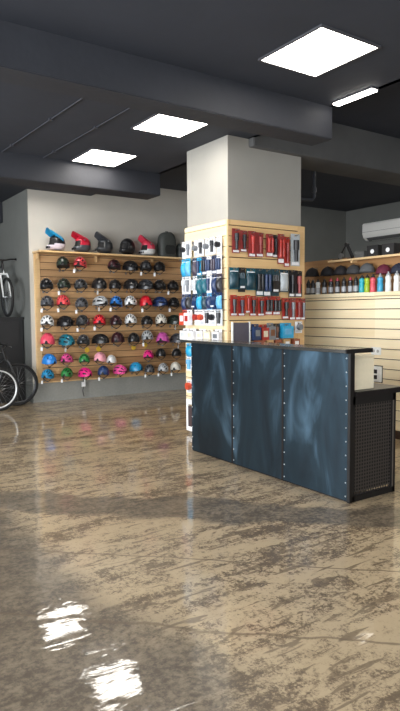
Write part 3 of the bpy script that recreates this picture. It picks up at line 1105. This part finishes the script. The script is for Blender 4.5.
# front face rows
YF = FY-0.05
FRONT = [
    ('top', 'red tool packs on the pillar', [
        (235.8, 228.5, 253, 7.5, 'brick red', 'black', 'tool'), (243.6, 230.5, 252, 7, 'brick red', 'black', 'tool'), (252, 231, 257, 7.5, 'brick red', 'red', 'tool'),
        (259.6, 232.5, 257, 7.5, 'brick red', 'brick red', 'tool'), (269.6, 234, 257, 7, 'brick red', 'red', 'grip'), (275, 235, 257.5, 5, 'black', 'black', 'tool'),
        (281, 234, 264, 6.5, 'brick red', 'red', 'grip'), (286.8, 237, 267, 5.5, 'red', 'brick red', 'tool'), (295.3, 234, 266, 9, 'silver', 'black', 'tool')]),
    ('second', 'dark packs on the pillar', [
        (234, 267.5, 289, 9, 'teal', 'dark teal', 'pouch'), (241.5, 267.5, 292, 7, 'black', 'dark teal', 'glove'), (250.8, 268.5, 290, 9, 'teal', 'dark teal', 'pouch'),
        (259.6, 268.5, 296, 7.5, 'dark teal', 'black', 'grip'), (267, 269, 296.5, 7.5, 'dark teal', 'navy', 'grip'), (275, 269, 296, 8, 'dark teal', 'black', 'glove'),
        (284, 270, 292, 8.5, 'dark teal', 'silver', 'pouch'), (291.8, 270, 297, 6, 'black', 'black', 'tool'), (298.5, 271, 297, 7, 'black', 'brick red', 'tool')]),
    ('third', 'red and black packs on the pillar', [
        (233.7, 295, 316, 7, 'red', 'black', 'tool'), (241.4, 296, 316, 7, 'red', 'dark plum', 'tool'), (247.6, 295, 313, 5, 'orange red', 'red', 'tool'), (253, 296, 316, 7, 'red', 'black', 'tool'),
        (261, 297, 316, 7, 'red', 'black', 'tool'), (268.5, 296, 315, 7.5, 'red', 'black', 'grip'), (276.4, 296.5, 315, 7.5, 'red', 'black', 'grip'),
        (285.5, 298, 319, 7, 'red', 'black', 'tool'), (292.5, 298, 320, 6, 'brick red', 'grey', 'tool'), (298.3, 298, 320, 5.5, 'red', 'brick red', 'tool'), (303, 298.5, 320, 4.5, 'brick red', 'grey', 'tool')]),
    ('lowest', 'small packs low on the pillar', [
        (255, 324, 340, 7, 'navy', 'grey', 'box'), (263, 324.5, 341, 7, 'red', 'cream', 'box'), (270, 323, 340, 6.5, 'grey', 'brown', 'box'), (276, 323.5, 340, 7, 'black', 'brown', 'tool'),
        (285.5, 323, 338, 11, 'cyan', 'sky', 'box'), (298.5, 321.5, 333, 7, 'white', 'grey', 'light')]),
]
for row, grp, items in FRONT:
    n = len(items)
    for k, (px, y0, y1, wp, card, prod, shape) in enumerate(items):
        dd = 0.026 if k % 2 else 0.034
        top = on_y(px, y0, FY-dd)
        bot = on_y(px, y1, FY-dd)
        w_ = (on_y(px+wp/2, y0, FY-dd)-on_y(px-wp/2, y0, FY-dd)).x
        word = WORD[shape] % prod
        pos = 'leftmost' if k == 0 else 'rightmost' if k == n-1 else '%s from the left' % ORD[k]
        pack((top.x, FY-dd, bot.z), 0, w_, top.z-bot.z, card, prod, shape,
             '%s %s; %s, %s row, pillar front' % (card, word, pos, row), grp)
        hook(tf, LOFF, (top.x, FY, top.z-0.021), dd+0.04, 'y')
# kraft cartons in the bottom tray
for k, px in enumerate((262, 270.5, 279, 287.5, 297)):
    p = on_y(px, 342, FY-0.10)
    t = thing('small_carton', 'small brown carton in the bottom row on the pillar ledge, %s from the left' % ORD[k], 'box', (p.x, FY-0.055, 1.05), group='brown cartons on the pillar ledge')
    MB().box((-0.05, -0.045, 0), (0.05, 0.045, 0.085)).build('carton', tan_card if k % 2 else mat('pack_rust', srgb(150, 84, 58), 0.6), t, bevel=0.002)
    MB().box((-0.03, -0.0465, 0.02), (0.03, -0.0452, 0.06)).build('label', white_card if k > 2 else pm('brown'), t)
t = thing('display_ledge', 'narrow wooden ledge at the foot of the pillar display carrying brown cartons', 'shelf', (4.55, FY, 1.03))
MB().box((-0.30, -0.105, 0), (0.52, -0.003, 0.02)).build('board', light_wood, t)
# dark card display panel
p0 = on_y(233, 341, FY-0.03); p1 = on_y(250, 322.5, FY-0.03)
t = thing('display_card', 'plain dark plum square panel with pale side rails, low on the pillar front', 'display panel', ((p0.x+p1.x)/2, FY-0.006, 1.06))
hw = (p1.x-p0.x)/2
MB().box((-hw+0.008, -0.018, 0), (hw-0.008, 0.0, p1.z-1.06)).build('panel', mat('plum_panel', srgb(84, 80, 92), 0.5), t, bevel=0.002)
for s in (-1, 1):
    MB().box((s*hw-0.008, -0.024, -0.02), (s*hw+0.008, 0.0, p1.z-1.05)).build('side_rail', white_plastic, t, bevel=0.002)

# ------------------------------------------------------------------ counter
CX0, CX1, CY0, CY1 = 3.416, 3.95, 3.05, 5.205


def steel_material():
    m = bpy.data.materials.new('blued_steel')
    m.use_nodes = True
    n = m.node_tree.nodes
    l = m.node_tree.links
    b = n['Principled BSDF']
    tc = n.new('ShaderNodeTexCoord')
    mp = n.new('ShaderNodeMapping')
    mp.inputs['Scale'].default_value = (1.6, 1.6, 0.55)
    l.new(tc.outputs['Object'], mp.inputs['Vector'])
    nz = n.new('ShaderNodeTexNoise')
    nz.inputs['Scale'].default_value = 1.9
    nz.inputs['Detail'].default_value = 4
    nz.inputs['Distortion'].default_value = 1.2
    l.new(mp.outputs[0], nz.inputs['Vector'])
    rp = n.new('ShaderNodeValToRGB')
    e = rp.color_ramp.elements
    e[0].position, e[0].color = 0.34, srgb(40, 51, 60) + (1,)
    e[1].position, e[1].color = 0.72, srgb(90, 118, 140) + (1,)
    k = rp.color_ramp.elements.new(0.55)
    k.color = srgb(50, 67, 79) + (1,)
    l.new(nz.outputs['Fac'], rp.inputs['Fac'])
    l.new(rp.outputs['Color'], b.inputs['Base Color'])
    b.inputs['Metallic'].default_value = 0.75
    mr = n.new('ShaderNodeMapRange')
    mr.inputs['To Min'].default_value = 0.42
    mr.inputs['To Max'].default_value = 0.28
    l.new(nz.outputs['Fac'], mr.inputs['Value'])
    l.new(mr.outputs[0], b.inputs['Roughness'])
    n2 = n.new('ShaderNodeTexNoise')
    n2.inputs['Scale'].default_value = 3.0
    l.new(tc.outputs['Object'], n2.inputs['Vector'])
    bp = n.new('ShaderNodeBump')
    bp.inputs['Strength'].default_value = 0.25
    bp.inputs['Distance'].default_value = 0.03
    l.new(n2.outputs['Fac'], bp.inputs['Height'])
    l.new(bp.outputs['Normal'], b.inputs['Normal'])
    return m


steel = steel_material()
dark_steel = mat('dark_steel', srgb(46, 42, 42), 0.38, metal=0.6, vary=0.15, scale=8)
COFF = Vector((CX0, CY0, 0))
ct = thing('service_counter', 'dark blue steel clad shop counter with riveted panels in front of the pillar', 'counter', COFF)
seams = [CY0+0.012, 3.79, 4.50, CY1]
for k in range(3):
    T_(MB(), COFF).box((CX0, seams[k]+0.003, 0.012), (CX0+0.012, seams[k+1]-0.003, 1.138)).build('front_panel', steel, ct, bevel=0.002)
b = T_(MB(), COFF)
b.box((CX0+0.012, CY0, 0), (CX0+0.055, CY1, 1.14))
b.build('front_wall', dark_steel, ct)
T_(MB(), COFF).box((CX0-0.004, CY0-0.012, 0), (CX0+0.028, CY0+0.014, 1.14)).build('corner_angle', black_metal, ct, bevel=0.002)
for y in (3.79, 4.50):
    T_(MB(), COFF).box((CX0-0.003, y-0.010, 0.012), (CX0+0.002, y+0.010, 1.138)).build('seam_strip', dark_steel, ct)
rm = mat('rivet_steel', srgb(180, 186, 190), 0.3, metal=0.7)
b = MB()
b.lathe([(0.0, -0.006), (0.003, -0.005), (0.0055, -0.0025), (0.0065, 0.0)], 10, ax='x')
rivet_me = b.mesh('rivet', rm, smooth=True)
for col, y in enumerate((CY0+0.032, 3.768, 4.478, CY1-0.015)):
    for i in range(11):
        z = 0.045+i*0.1055
        link('rivet', rivet_me, ct, Vector((CX0, y, z))-COFF)
# transaction top
b = T_(MB(), COFF)
b.box((CX0-0.10, CY0-0.05, 1.145), (CX0+0.185, CY1+0.05, 1.170))
b.build('transaction_top', mat('top_steel', srgb(120, 120, 118), 0.16, metal=0.85, vary=0.15, scale=4), ct, bevel=0.006)
T_(MB(), COFF).box((CX0-0.102, CY0-0.058, 1.142), (CX0+0.187, CY0-0.049, 1.174)).build('top_end_cap', black_metal, ct)
# lower work deck and body
T_(MB(), COFF).box((CX0+0.056, CY0-0.02, 0.803), (CX1+0.09, CY1, 0.846)).build('worktop', dark_steel, ct, bevel=0.004)
b = T_(MB(), COFF)
b.box((CX0+0.10, CY0+0.03, 0.06), (CX1-0.02, CY1, 0.803))
b.build('cabinet_body', mat('counter_inner', srgb(26, 25, 26), 0.7), ct)
# end frame with perforated sheet
b = T_(MB(), COFF)
fx0, fx1 = CX0+0.028, CX1
b.box((fx0, CY0-0.004, 0), (fx0+0.035, CY0+0.03, 0.803)).box((fx1-0.035, CY0-0.004, 0), (fx1, CY0+0.03, 0.803))
b.box((fx0, CY0-0.004, 0.0), (fx1, CY0+0.03, 0.045)).box((fx0, CY0-0.004, 0.745), (fx1, CY0+0.03, 0.803))
b.build('end_frame', black_metal, ct, bevel=0.002)
T_(MB(), COFF).box((fx1-0.034, CY0-0.006, 0.045), (fx1-0.024, CY0+0.0, 0.745)).build('frame_edge', mat('edge_steel', srgb(120, 112, 104), 0.4, metal=0.6), ct)
pb = MB()
nx, nz_ = 15, 26
gx0, gx1, gz0, gz1 = fx0+0.035, fx1-0.036, 0.045, 0.745
dx, dz = (gx1-gx0)/nx, (gz1-gz0)/nz_
pb.T = Matrix.Translation(-COFF)
for j in range(nz_):
    for i in range(nx):
        x0, z0 = gx0+i*dx, gz0+j*dz
        cxm, czm = x0+dx/2, z0+dz/2
        outer = [(x0, z0), (x0+dx, z0), (x0+dx, z0+dz), (x0, z0+dz)]
        r_ = 0.36*min(dx, dz)
        inner = []
        for q in range(8):
            a = PI/4*q-3*PI/4
            inner.append((cxm+r_*math.cos(a), czm+r_*math.sin(a)))
        y = CY0+0.012
        vs_ = [(p[0], y, p[1]) for p in outer+inner]
        fs_ = []
        for q in range(4):
            i0, i1, i2 = 4+2*q, 4+(2*q+1) % 8, 4+(2*q+2) % 8
            fs_.append((q, i0, i1))
            fs_.append((q, i1, (q+1) % 4))
            fs_.append(((q+1) % 4, i1, i2))
        pb.add(vs_, fs_)
pb.build('perforated_sheet', mat('perforated_steel', srgb(78, 72, 68), 0.4, metal=0.5), ct, recalc=False)

# things on the counter deck
t = thing('cream_cabinet', 'cream metal box standing on the counter deck behind the raised front', 'box', (3.505, 3.10, 0.8475))
MB().box((0, 0, 0), (0.245, 0.26, 0.245)).build('body', cream_metal, t, bevel=0.004)
MB().box((-0.004, -0.004, 0.247), (0.249, 0.264, 0.262)).build('lid', cream_metal, t, bevel=0.004)
MB().box((0.246, 0.09, 0.10), (0.252, 0.17, 0.12)).build('handle', aluminium, t)

# ------------------------------------------------------------------ right display partition
RX = 5.60
ROFF = Vector((RX, 3.2, 0))
LEDGE_Z = 1.672
tr = thing('slatted_partition', 'long cream slatted wood display wall behind the counter, with bottles on its ledge', 'slat wall', ROFF)
b = T_(MB(), ROFF); slats_y(b, 3.2, 8.2, RX+0.02, 0.02, 0.10, LEDGE_Z-0.05); b.build('slats', cream_wood, tr)
T_(MB(), ROFF).box((RX+0.02, 3.2, 0), (RX+0.06, 8.2, LEDGE_Z-0.04)).build('backing', groove_dark, tr)
T_(MB(), ROFF).box((RX+0.005, 3.2, 0), (RX+0.02, 8.2, 0.095)).build('plinth', groove_dark, tr)
T_(MB(), ROFF).box((RX-0.02, 3.2, LEDGE_Z-0.045), (RX+0.34, 8.2, LEDGE_Z)).build('ledge', wood('pine_ledge', srgb(232, 210, 168), srgb(248, 234, 202), 1, pitch=9), tr, bevel=0.003)
T_(MB(), ROFF).box((RX+0.34, 3.2, 0), (RX+0.38, 8.2, 2.14)).build('upper_back', wood('pine_rear', srgb(128, 92, 58), srgb(176, 132, 84), 1), tr)
p = on_x(328.5, 260.5, RX+0.25)
SHY1 = p.y
SHZ = p.z
tsh = thing('display_shelf', 'thin wooden shelf on top of the right display wall, carrying small dark boxes', 'shelf', (RX+0.30, 3.2, SHZ-0.03))
MB().box((-0.07, 0, 0), (0.14, SHY1-3.2, 0.025)).build('board', light_wood, tsh, bevel=0.003)
for y in (0.4, 1.2, 2.0):
    MB().box((-0.05, y, -0.03), (0.04, y+0.03, 0.0)).build('bracket', light_wood, tsh)
SHZ = SHZ-0.005


def bottle(px, colour, cap, r, h, label, kind='bottle', grp='bottles on the right ledge'):
    p = on_x(px, 285, RX+0.06)
    t = thing('drinks_bottle', label, 'bottle', (RX+0.06, p.y, LEDGE_Z), group=grp)
    MB().lathe([(0, 0), (r*0.92, 0), (r, 0.008), (r, h*0.42), (r*0.86, h*0.48), (r*0.86, h*0.58), (r, h*0.64), (r*0.98, h*0.74), (r*0.62, h*0.80), (r*0.6, h*0.82)], 18).build('body', colour, t, smooth=True)
    MB().lathe([(r*0.66, h*0.80), (r*0.68, h*0.86), (r*0.50, h*0.90), (r*0.26, h*0.92), (r*0.26, h*0.98), (r*0.18, h)], 14).build('cap', cap, t, smooth=True)
    return t


def bm_(n, c):
    return mat('bottle_'+n, c, 0.3, vary=0.05)


B = [(362, 'cyan', srgb(40, 170, 190), 'cyan drinks bottle with dark cap on the ledge, left of the yellow green one'),
     (367.3, 'lime', srgb(160, 190, 40), 'yellow green drinks bottle on the ledge between the cyan and the coral bottles'),
     (373, 'coral', srgb(220, 84, 96), 'coral red drinks bottle on the ledge, left of the sky blue one'),
     (380.3, 'sky', srgb(60, 160, 200), 'sky blue drinks bottle on the ledge between coral and white bottles'),
     (388.3, 'white', srgb(225, 228, 228), 'white drinks bottle with grey cap on the ledge, first right of the blue one'),
     (396.8, 'pale', srgb(236, 236, 232), 'white drinks bottle at the right edge of the photo')]
for k, (px, nme, c, lab) in enumerate(B):
    bottle(px, bm_(nme, c), black_plastic if k < 3 else bm_('grey', srgb(160, 165, 170)), 0.036, 0.215 if k < 4 else 0.23, lab)
for k, (px, c) in enumerate(((308.5, 0), (313, 0), (318, 1), (324.5, 0), (331, 0), (337.5, 0), (344, 0), (350.5, 0), (356, 0))):
    lab = 'white drinks bottle among the black ones on the ledge' if c else 'black drinks bottle with silver band%s, %s from the pillar on the ledge' % (' and pink cap' if k in (4, 5, 7) else '', ORD[k])
    t = bottle(px, bm_('white', srgb(225, 228, 228)) if c else bm_('black', srgb(34, 34, 38)), bm_('rose', srgb(186, 60, 84)) if k in (4, 5, 7) else black_plastic, 0.031, 0.20, lab)
    MB().lathe([(0.0318, 0.02), (0.0322, 0.022), (0.0322, 0.085), (0.0318, 0.087)], 16).build('band', bm_('silver', srgb(170, 172, 176)), t, smooth=True)


def cap_hat(px, py, colour, label, peak=True):
    p = on_x(px, py, RX+0.24)
    t = thing('cycling_cap', label, 'cap', (RX+0.235, p.y, p.z-0.06), rz=PI, group='caps on the right display wall')
    b = MB()
    b.grid(lambda u, v: (0.085*math.cos(2*PI*u)*math.cos(v*PI/2), 0.10*math.sin(2*PI*u)*math.cos(v*PI/2), 0.115*math.sin(v*PI/2)**0.9), 20, 7)
    b.build('crown', colour, t, smooth=True)
    MB().lathe([(0.012, 0.112), (0.010, 0.118), (0.0, 0.120)], 10).build('button', colour, t, smooth=True)
    if peak:
        b = MB()

        def fn(u, v, dz=0.0):
            a = (u-0.5)*2.4
            return (0.085*math.cos(a)+0.06*v*math.cos(a*0.9), 0.10*math.sin(a), 0.004-0.015*v+dz)
        b.grid(lambda u, v: fn(u, v), 12, 3).grid(lambda u, v: fn(u, v, 0.005), 12, 3)
        b.build('peak', colour, t, smooth=True)
    MB().tube([(-0.02, 0, 0.105), (-0.105, 0, 0.105)], 0.004, 6).build('peg', grey_metal, t)
    return t


def hm_(n, c):
    return mat('cap_'+n, c, 0.75, vary=0.1)


for px, py, n_, c, lab in ((312.5, 272, 'black', srgb(30, 30, 34), 'black cap on the right display wall, beside the pillar'),
                           (328, 271, 'black', srgb(30, 30, 34), 'black cap on the right display wall, second from the pillar'),
                           (341, 270, 'coal', srgb(40, 38, 42), 'charcoal cap on the right display wall, third from the pillar'),
                           (354, 269, 'white', srgb(66, 66, 68), 'dark grey cap on the right display wall above the black bottles'),
                           (367.5, 267.5, 'mottle', srgb(92, 94, 96), 'mid grey cap on the right display wall above the cyan bottle'),
                           (384, 269, 'maroon', srgb(104, 34, 56), 'maroon cap on the right display wall above the blue bottle'),
                           (399.2, 268, 'navy', srgb(34, 40, 58), 'navy cap on the right display wall at the right edge')):
    cap_hat(px, py, hm_(n_, c), lab)


def shelf_box(px, wpx, h, colour, label, badge=None):
    p = on_x(px, 252, RX+0.30)
    pl = on_x(px-wpx/2, 252, RX+0.30); pr = on_x(px+wpx/2, 252, RX+0.30)
    w_ = abs(pl.y-pr.y)
    t = thing('small_box', label, 'box', (RX+0.30, p.y, SHZ), rz=-PI/2, group='boxes on the right top shelf')
    MB().box((-w_/2, -0.06, 0), (w_/2, 0.07, h)).build('carton', colour, t, bevel=0.003)
    MB().box((-w_/2-0.001, -0.061, h*0.80), (w_/2+0.001, 0.071, h+0.002)).build('lid', colour, t, bevel=0.002)
    if badge:
        MB().lathe([(0.0, -0.064), (0.026, -0.064), (0.028, -0.061), (0.028, -0.059), (0.0, -0.059)], 14, c=(0, 0, h*0.45), ax='y').build('badge', badge, t, smooth=True)
    return t


shelf_box(362.5, 9, 0.075, mat('box_grey', srgb(90, 90, 88), 0.6), 'low grey box on the right top shelf, left of the black boxes')
shelf_box(375.5, 11, 0.13, mat('box_black', srgb(34, 33, 34), 0.5), 'black box with white badge on the right top shelf, left of two', white_card)
shelf_box(391, 12, 0.13, mat('box_black', srgb(34, 33, 34), 0.5), 'black box with white badge on the right top shelf, right of two', white_card)
# black A-frame trainer at the shelf's end
p = on_x(346, 255, RX+0.30)
t = thing('bike_trainer', 'black triangular folding bike stand at the left end of the right top shelf', 'bike stand', (RX+0.30, p.y, SHZ), rz=-PI/2)
MB().tube([(-0.13, 0, 0.008), (0.0, 0, 0.19), (0.10, 0, 0.008)], 0.011, 8).build('frame', black_metal, t, smooth=True)
MB().tube([(0.0, 0.03, 0.19), (0.09, 0.03, 0.03)], 0.016, 8).build('arm', black_plastic, t, smooth=True)
MB().lathe([(0, -0.02), (0.026, -0.02), (0.026, 0.02), (0, 0.02)], 14, c=(0, 0.015, 0.19), ax='y').build('joint_knob', black_plastic, t, smooth=True)
for x in (-0.15, 0.10):
    MB().box((x-0.03, -0.06, 0), (x+0.03, 0.06, 0.012)).build('foot', black_metal, t, bevel=0.002)
MB().lathe([(0, -0.012), (0.038, -0.012), (0.04, 0.0), (0.038, 0.012), (0, 0.012)], 18, c=(-0.085, 0, 0.05), ax='y').build('roller', grey_metal, t, smooth=True)

# wall socket and intercom on the slats
p = on_x(376.5, 351, RX)
t = thing('wall_socket', 'small white wall socket on the cream slats, above the black and white wall unit', 'socket', (RX, p.y, p.z), rz=-PI/2)
MB().box((-0.07, -0.014, -0.045), (0.07, 0.0, 0.045)).build('plate', white_plastic, t, bevel=0.005)
for x in (-0.03, 0.03):
    MB().lathe([(0.0, -0.016), (0.016, -0.016), (0.019, -0.0135), (0.0, -0.0135)], 14, c=(x, 0, 0), ax='y').build('outlet', mat('socket_grey', srgb(170, 168, 160), 0.5), t, smooth=True)
p = on_x(378.5, 374, RX)
t = thing('wall_phone', 'white wall unit with black handset on the cream slats, behind the counter deck', 'wall phone', (RX, p.y, p.z), rz=-PI/2)
MB().box((-0.055, -0.03, -0.09), (0.055, 0.0, 0.09)).build('base', white_plastic, t, bevel=0.006)
MB().box((-0.062, -0.004, -0.10), (0.062, 0.0, 0.10)).build('back_plate', black_plastic, t, bevel=0.002)
for z in (-0.035, 0.03):
    MB().box((-0.045, -0.034, z-0.024), (0.005, -0.029, z+0.024)).build('keypad', black_plastic, t, bevel=0.002)

# ------------------------------------------------------------------ air conditioner
A0 = on_x(362, 223.5, XR-0.235); A1 = on_x(365, 241, XR-0.14)
AH = A0.z-A1.z
t = thing('air_conditioner', 'white split air conditioner high on the grey right wall', 'air conditioner', (XR, A0.y, A1.z), rz=PI/2)
# local: x along -y world?  use world offsets instead
t.rotation_euler = (0, 0, 0)
LEN = 1.15
prof = [(0.0, 0.0), (-0.12, 0.0), (-0.20, 0.06), (-0.235, 0.14), (-0.235, AH-0.03), (-0.20, AH), (0.0, AH)]
b = MB()
n = len(prof)
vs_ = [(x, 0.0, z) for x, z in prof]+[(x, -LEN, z) for x, z in prof]
b.add(vs_, [tuple(range(n)), tuple(range(2*n-1, n-1, -1))]+[(i, (i+1) % n, (i+1) % n+n, i+n) for i in range(n)])
b.build('casing', mat('ac_white', srgb(248, 248, 245), 0.35, vary=0.01), t, bevel=0.012, smooth=True)
b = MB()
b.box((-0.2385, -LEN+0.02, AH*0.46), (-0.2345, -0.02, AH*0.475))
b.build('panel_line', mat('gap_grey', srgb(120, 122, 124), 0.6), t)
b = MB()
b.add([(-0.125, -0.10, -0.002), (-0.125, -LEN+0.10, -0.002), (-0.198, -LEN+0.10, 0.052), (-0.198, -0.10, 0.052),
       (-0.130, -0.10, -0.010), (-0.130, -LEN+0.10, -0.010), (-0.205, -LEN+0.10, 0.046), (-0.205, -0.10, 0.046)],
      [(0, 1, 2, 3), (7, 6, 5, 4), (0, 4, 5, 1), (1, 5, 6, 2), (2, 6, 7, 3), (3, 7, 4, 0)])
b.build('louvre', mat('louvre_grey', srgb(96, 98, 100), 0.5), t)
MB().lathe([(0.0, -0.006), (0.035, -0.006), (0.04, 0.0), (0.0, 0.0)], 14, c=(-0.07, -0.09, 0.0)).build('drain_cap', mat('louvre_grey', srgb(96, 98, 100), 0.5), t, smooth=True)

# ------------------------------------------------------------------ bicycles in the recess
t = thing('bike_platform', 'black display platform in the recess left of the helmet wall, one bicycle on top', 'platform', (1.0, 9.86, 0))
pl = mat('platform_black', srgb(26, 26, 28), 0.5, vary=0.15, scale=6)
MB().box((0, 0.03, 0), (2.155, 1.35, 1.365)).build('body', pl, t)
MB().box((-0.02, 0, 1.365), (2.17, 1.37, 1.40)).build('top', pl, t, bevel=0.006)
for k in range(3):
    MB().box((0.05+0.71*k, 0.0, 0.06), (0.68+0.70*k, 0.03, 1.32)).build('door', pl, t, bevel=0.004)


def circ(c, r, n, ax='y'):
    return [(c[0]+r*math.cos(2*PI*k/n), c[1], c[2]+r*math.sin(2*PI*k/n)) for k in range(n)]


def wheel(parent, c, r, rim_m, tyre_r=0.022):
    wh = thing_part('wheel', parent, c)
    MB().tube(circ((0, 0, 0), r-tyre_r, 40), tyre_r, 8, closed=True).build('tyre', black_rubber, wh, smooth=True)
    MB().tube(circ((0, 0, 0), r-2*tyre_r-0.006, 40), 0.013, 6, closed=True).build('rim', rim_m, wh, smooth=True)
    MB().lathe([(0.0, -0.05), (0.012, -0.05), (0.026, -0.032), (0.014, -0.025), (0.014, 0.025), (0.026, 0.032), (0.012, 0.05), (0, 0.05)], 14, ax='y').build('hub', grey_metal, wh, smooth=True)
    b = MB()
    for k in range(24):
        a = 2*PI*k/24
        s = 1 if k % 2 else -1
        da = 0.5*(1 if k % 4 < 2 else -1)
        b.tube([(0.024*math.cos(a+da), s*0.03, 0.024*math.sin(a+da)), ((r-2*tyre_r-0.01)*math.cos(a), 0, (r-2*tyre_r-0.01)*math.sin(a))], 0.0016, 4)
    b.build('spokes', grey_metal, wh)
    return wh


def thing_part(name, parent, loc):
    e = bpy.data.objects.new(name, None)
    e.empty_display_size = 0.05
    C.objects.link(e)
    e.parent = parent
    e.location = loc
    return e


def bicycle(label, loc, rz, frame_m, rim_m, fork_m, r=0.34, seat=True):
    t = thing('bicycle', label, 'bicycle', loc, rz, 'bicycles in the recess')
    ra, fa = Vector((0, 0, r)), Vector((1.06, 0, r))
    bb, st = Vector((0.43, 0, 0.30)), Vector((0.27, 0, 0.80))
    hb, ht = Vector((0.885, 0, 0.74)), Vector((0.85, 0, 0.88))
    wheel(t, ra, r, rim_m)
    wheel(t, fa, r, rim_m)
    b = MB()
    b.tube([bb, st], 0.017, 10).tube([bb, hb+Vector((-0.005, 0, 0.03))], 0.022, 10).tube([st*0.97+bb*0.03, ht-Vector((0.0, 0, 0.02))], 0.018, 10).tube([hb-(ht-hb)*0.1, ht], 0.023, 10)
    for s in (-1, 1):
        b.tube([ra+Vector((0, s*0.06, 0)), bb+Vector((-0.03, s*0.03, 0))], 0.010, 8)
        b.tube([ra+Vector((0, s*0.06, 0)), st+Vector((0.005, s*0.016, -0.05))], 0.008, 8)
    b.lathe([(0, -0.04), (0.024, -0.04), (0.024, 0.04), (0, 0.04)], 14, c=tuple(bb), ax='y')
    b.build('frame', frame_m, t, smooth=True)
    b = MB()
    for s in (-1, 1):
        b.tube([fa+Vector((0, s*0.06, 0)), hb+Vector((0.045, s*0.06, -0.06)), hb+Vector((0.02, s*0.05, -0.02))], [0.012, 0.017, 0.016], 8)
    b.tube([hb+Vector((0.02, -0.06, -0.02)), hb+Vector((0.02, 0.06, -0.02))], 0.018, 8)
    b.tube([hb+Vector((0.02, 0, -0.02)), ht], 0.014, 8)
    b.build('fork', fork_m, t, smooth=True)
    sm = ht+Vector((0.05, 0, 0.07))
    MB().tube([ht-Vector((0, 0, 0.01)), ht+Vector((-0.012, 0, 0.05)), sm], 0.017, 8).build('stem', black_metal, t, smooth=True)
    hbar = thing_part('handlebar', t, sm)
    MB().tube([(-0.06, -0.33, 0.03), (-0.02, -0.12, 0.02), (0, -0.04, 0), (0, 0.04, 0), (-0.02, 0.12, 0.02), (-0.06, 0.33, 0.03)], 0.012, 8).build('bar', chrome if rim_m is chrome else black_metal, hbar, smooth=True)
    for s in (-1, 1):
        MB().tube([(-0.04, s*0.21, 0.024), (-0.063, s*0.345, 0.031)], 0.018, 10).build('grip', black_rubber, hbar, smooth=True)
        MB().tube([(-0.03, s*0.17, 0.012), (0.02, s*0.19, 0.0), (0.0, s*0.29, -0.005)], 0.006, 6).build('brake_lever', grey_metal, hbar, smooth=True)
    sp_top = st+Vector((-0.05, 0, 0.16))
    MB().tube([st-Vector((0, 0, 0.02)), sp_top], 0.014, 8).build('seat_post', grey_metal, t, smooth=True)
    b = MB()
    secs = [(-0.14, 0.075, 0.035), (-0.09, 0.08, 0.04), (-0.02, 0.05, 0.036), (0.06, 0.026, 0.03), (0.13, 0.018, 0.022)]
    b.grid(lambda u, v: (lambda q, f: (secs[q][0]*(1-f)+secs[min(q+1, 4)][0]*f, math.cos(2*PI*u)*(secs[q][1]*(1-f)+secs[min(q+1, 4)][1]*f),
                                       0.02+math.sin(2*PI*u)*0.5*(secs[q][2]*(1-f)+secs[min(q+1, 4)][2]*f)))(min(int(v*4), 4), v*4-min(int(v*4), 4)), 14, 8)
    b.add([(secs[0][0], math.cos(2*PI*k/14)*secs[0][1], 0.02+math.sin(2*PI*k/14)*0.5*secs[0][2]) for k in range(14)], [tuple(range(14))])
    b.T = None
    sd = b.build('saddle', black_rubber, t, smooth=True)
    sd.location = sp_top
    ck = thing_part('crankset', t, bb)
    MB().tube(circ((0, -0.055, 0), 0.085, 28), 0.006, 6, closed=True).tube([(-0.08, -0.055, 0), (0.08, -0.055, 0)], 0.007, 6).tube([(0, -0.055, -0.08), (0, -0.055, 0.08)], 0.007, 6).build('chainring', black_metal, ck, smooth=True)
    for s in (-1, 1):
        MB().tube([(0, s*0.07, 0), (0.12*s, s*0.085, 0.12*s)], 0.011, 8).build('crank_arm', grey_metal, ck, smooth=True)
        MB().box((0.12*s-0.045, s*0.135-0.045, 0.12*s-0.012), (0.12*s+0.045, s*0.135+0.045, 0.12*s+0.012)).build('pedal', black_plastic, ck, bevel=0.004)
    MB().tube([ra+Vector((0, -0.055, 0.04)), bb+Vector((0, -0.055, 0.085)), bb+Vector((0.085, -0.055, 0)), bb+Vector((0, -0.055, -0.085)), ra+Vector((0.03, -0.055, -0.12)), ra+Vector((0, -0.055, -0.04))], 0.005, 5, closed=True).build('chain', black_metal, t)
    return t


bk_black = mat('bike_black', srgb(28, 28, 30), 0.3)
bk_white = mat('bike_white', srgb(220, 222, 222), 0.3)
bk_dark = mat('bike_grey', srgb(52, 54, 58), 0.3)
rim_black = mat('rim_black', srgb(60, 62, 66), 0.35, metal=0.4)
# standing on the floor, front wheels to the right
bicycle('dark bicycle on the floor with black rims, its front wheel next to the helmet wall', (1.83, 9.42, 0), 0.0, bk_black, rim_black, bk_dark)
bicycle('bicycle on the floor with bright silver rims, cut by the left edge of the photo', (1.42, 9.05, 0), 0.0, bk_dark, mat('rim_silver', srgb(215, 216, 216), 0.35, metal=0.2), bk_black, r=0.33)
# on the platform, facing the room
p = on_y(4, 317, 10.02)
bicycle('bicycle with white fork standing on the black platform, facing the room', (p.x+0.06, 11.07, 1.40), -PI/2, bk_black, rim_black, bk_white, r=0.33)
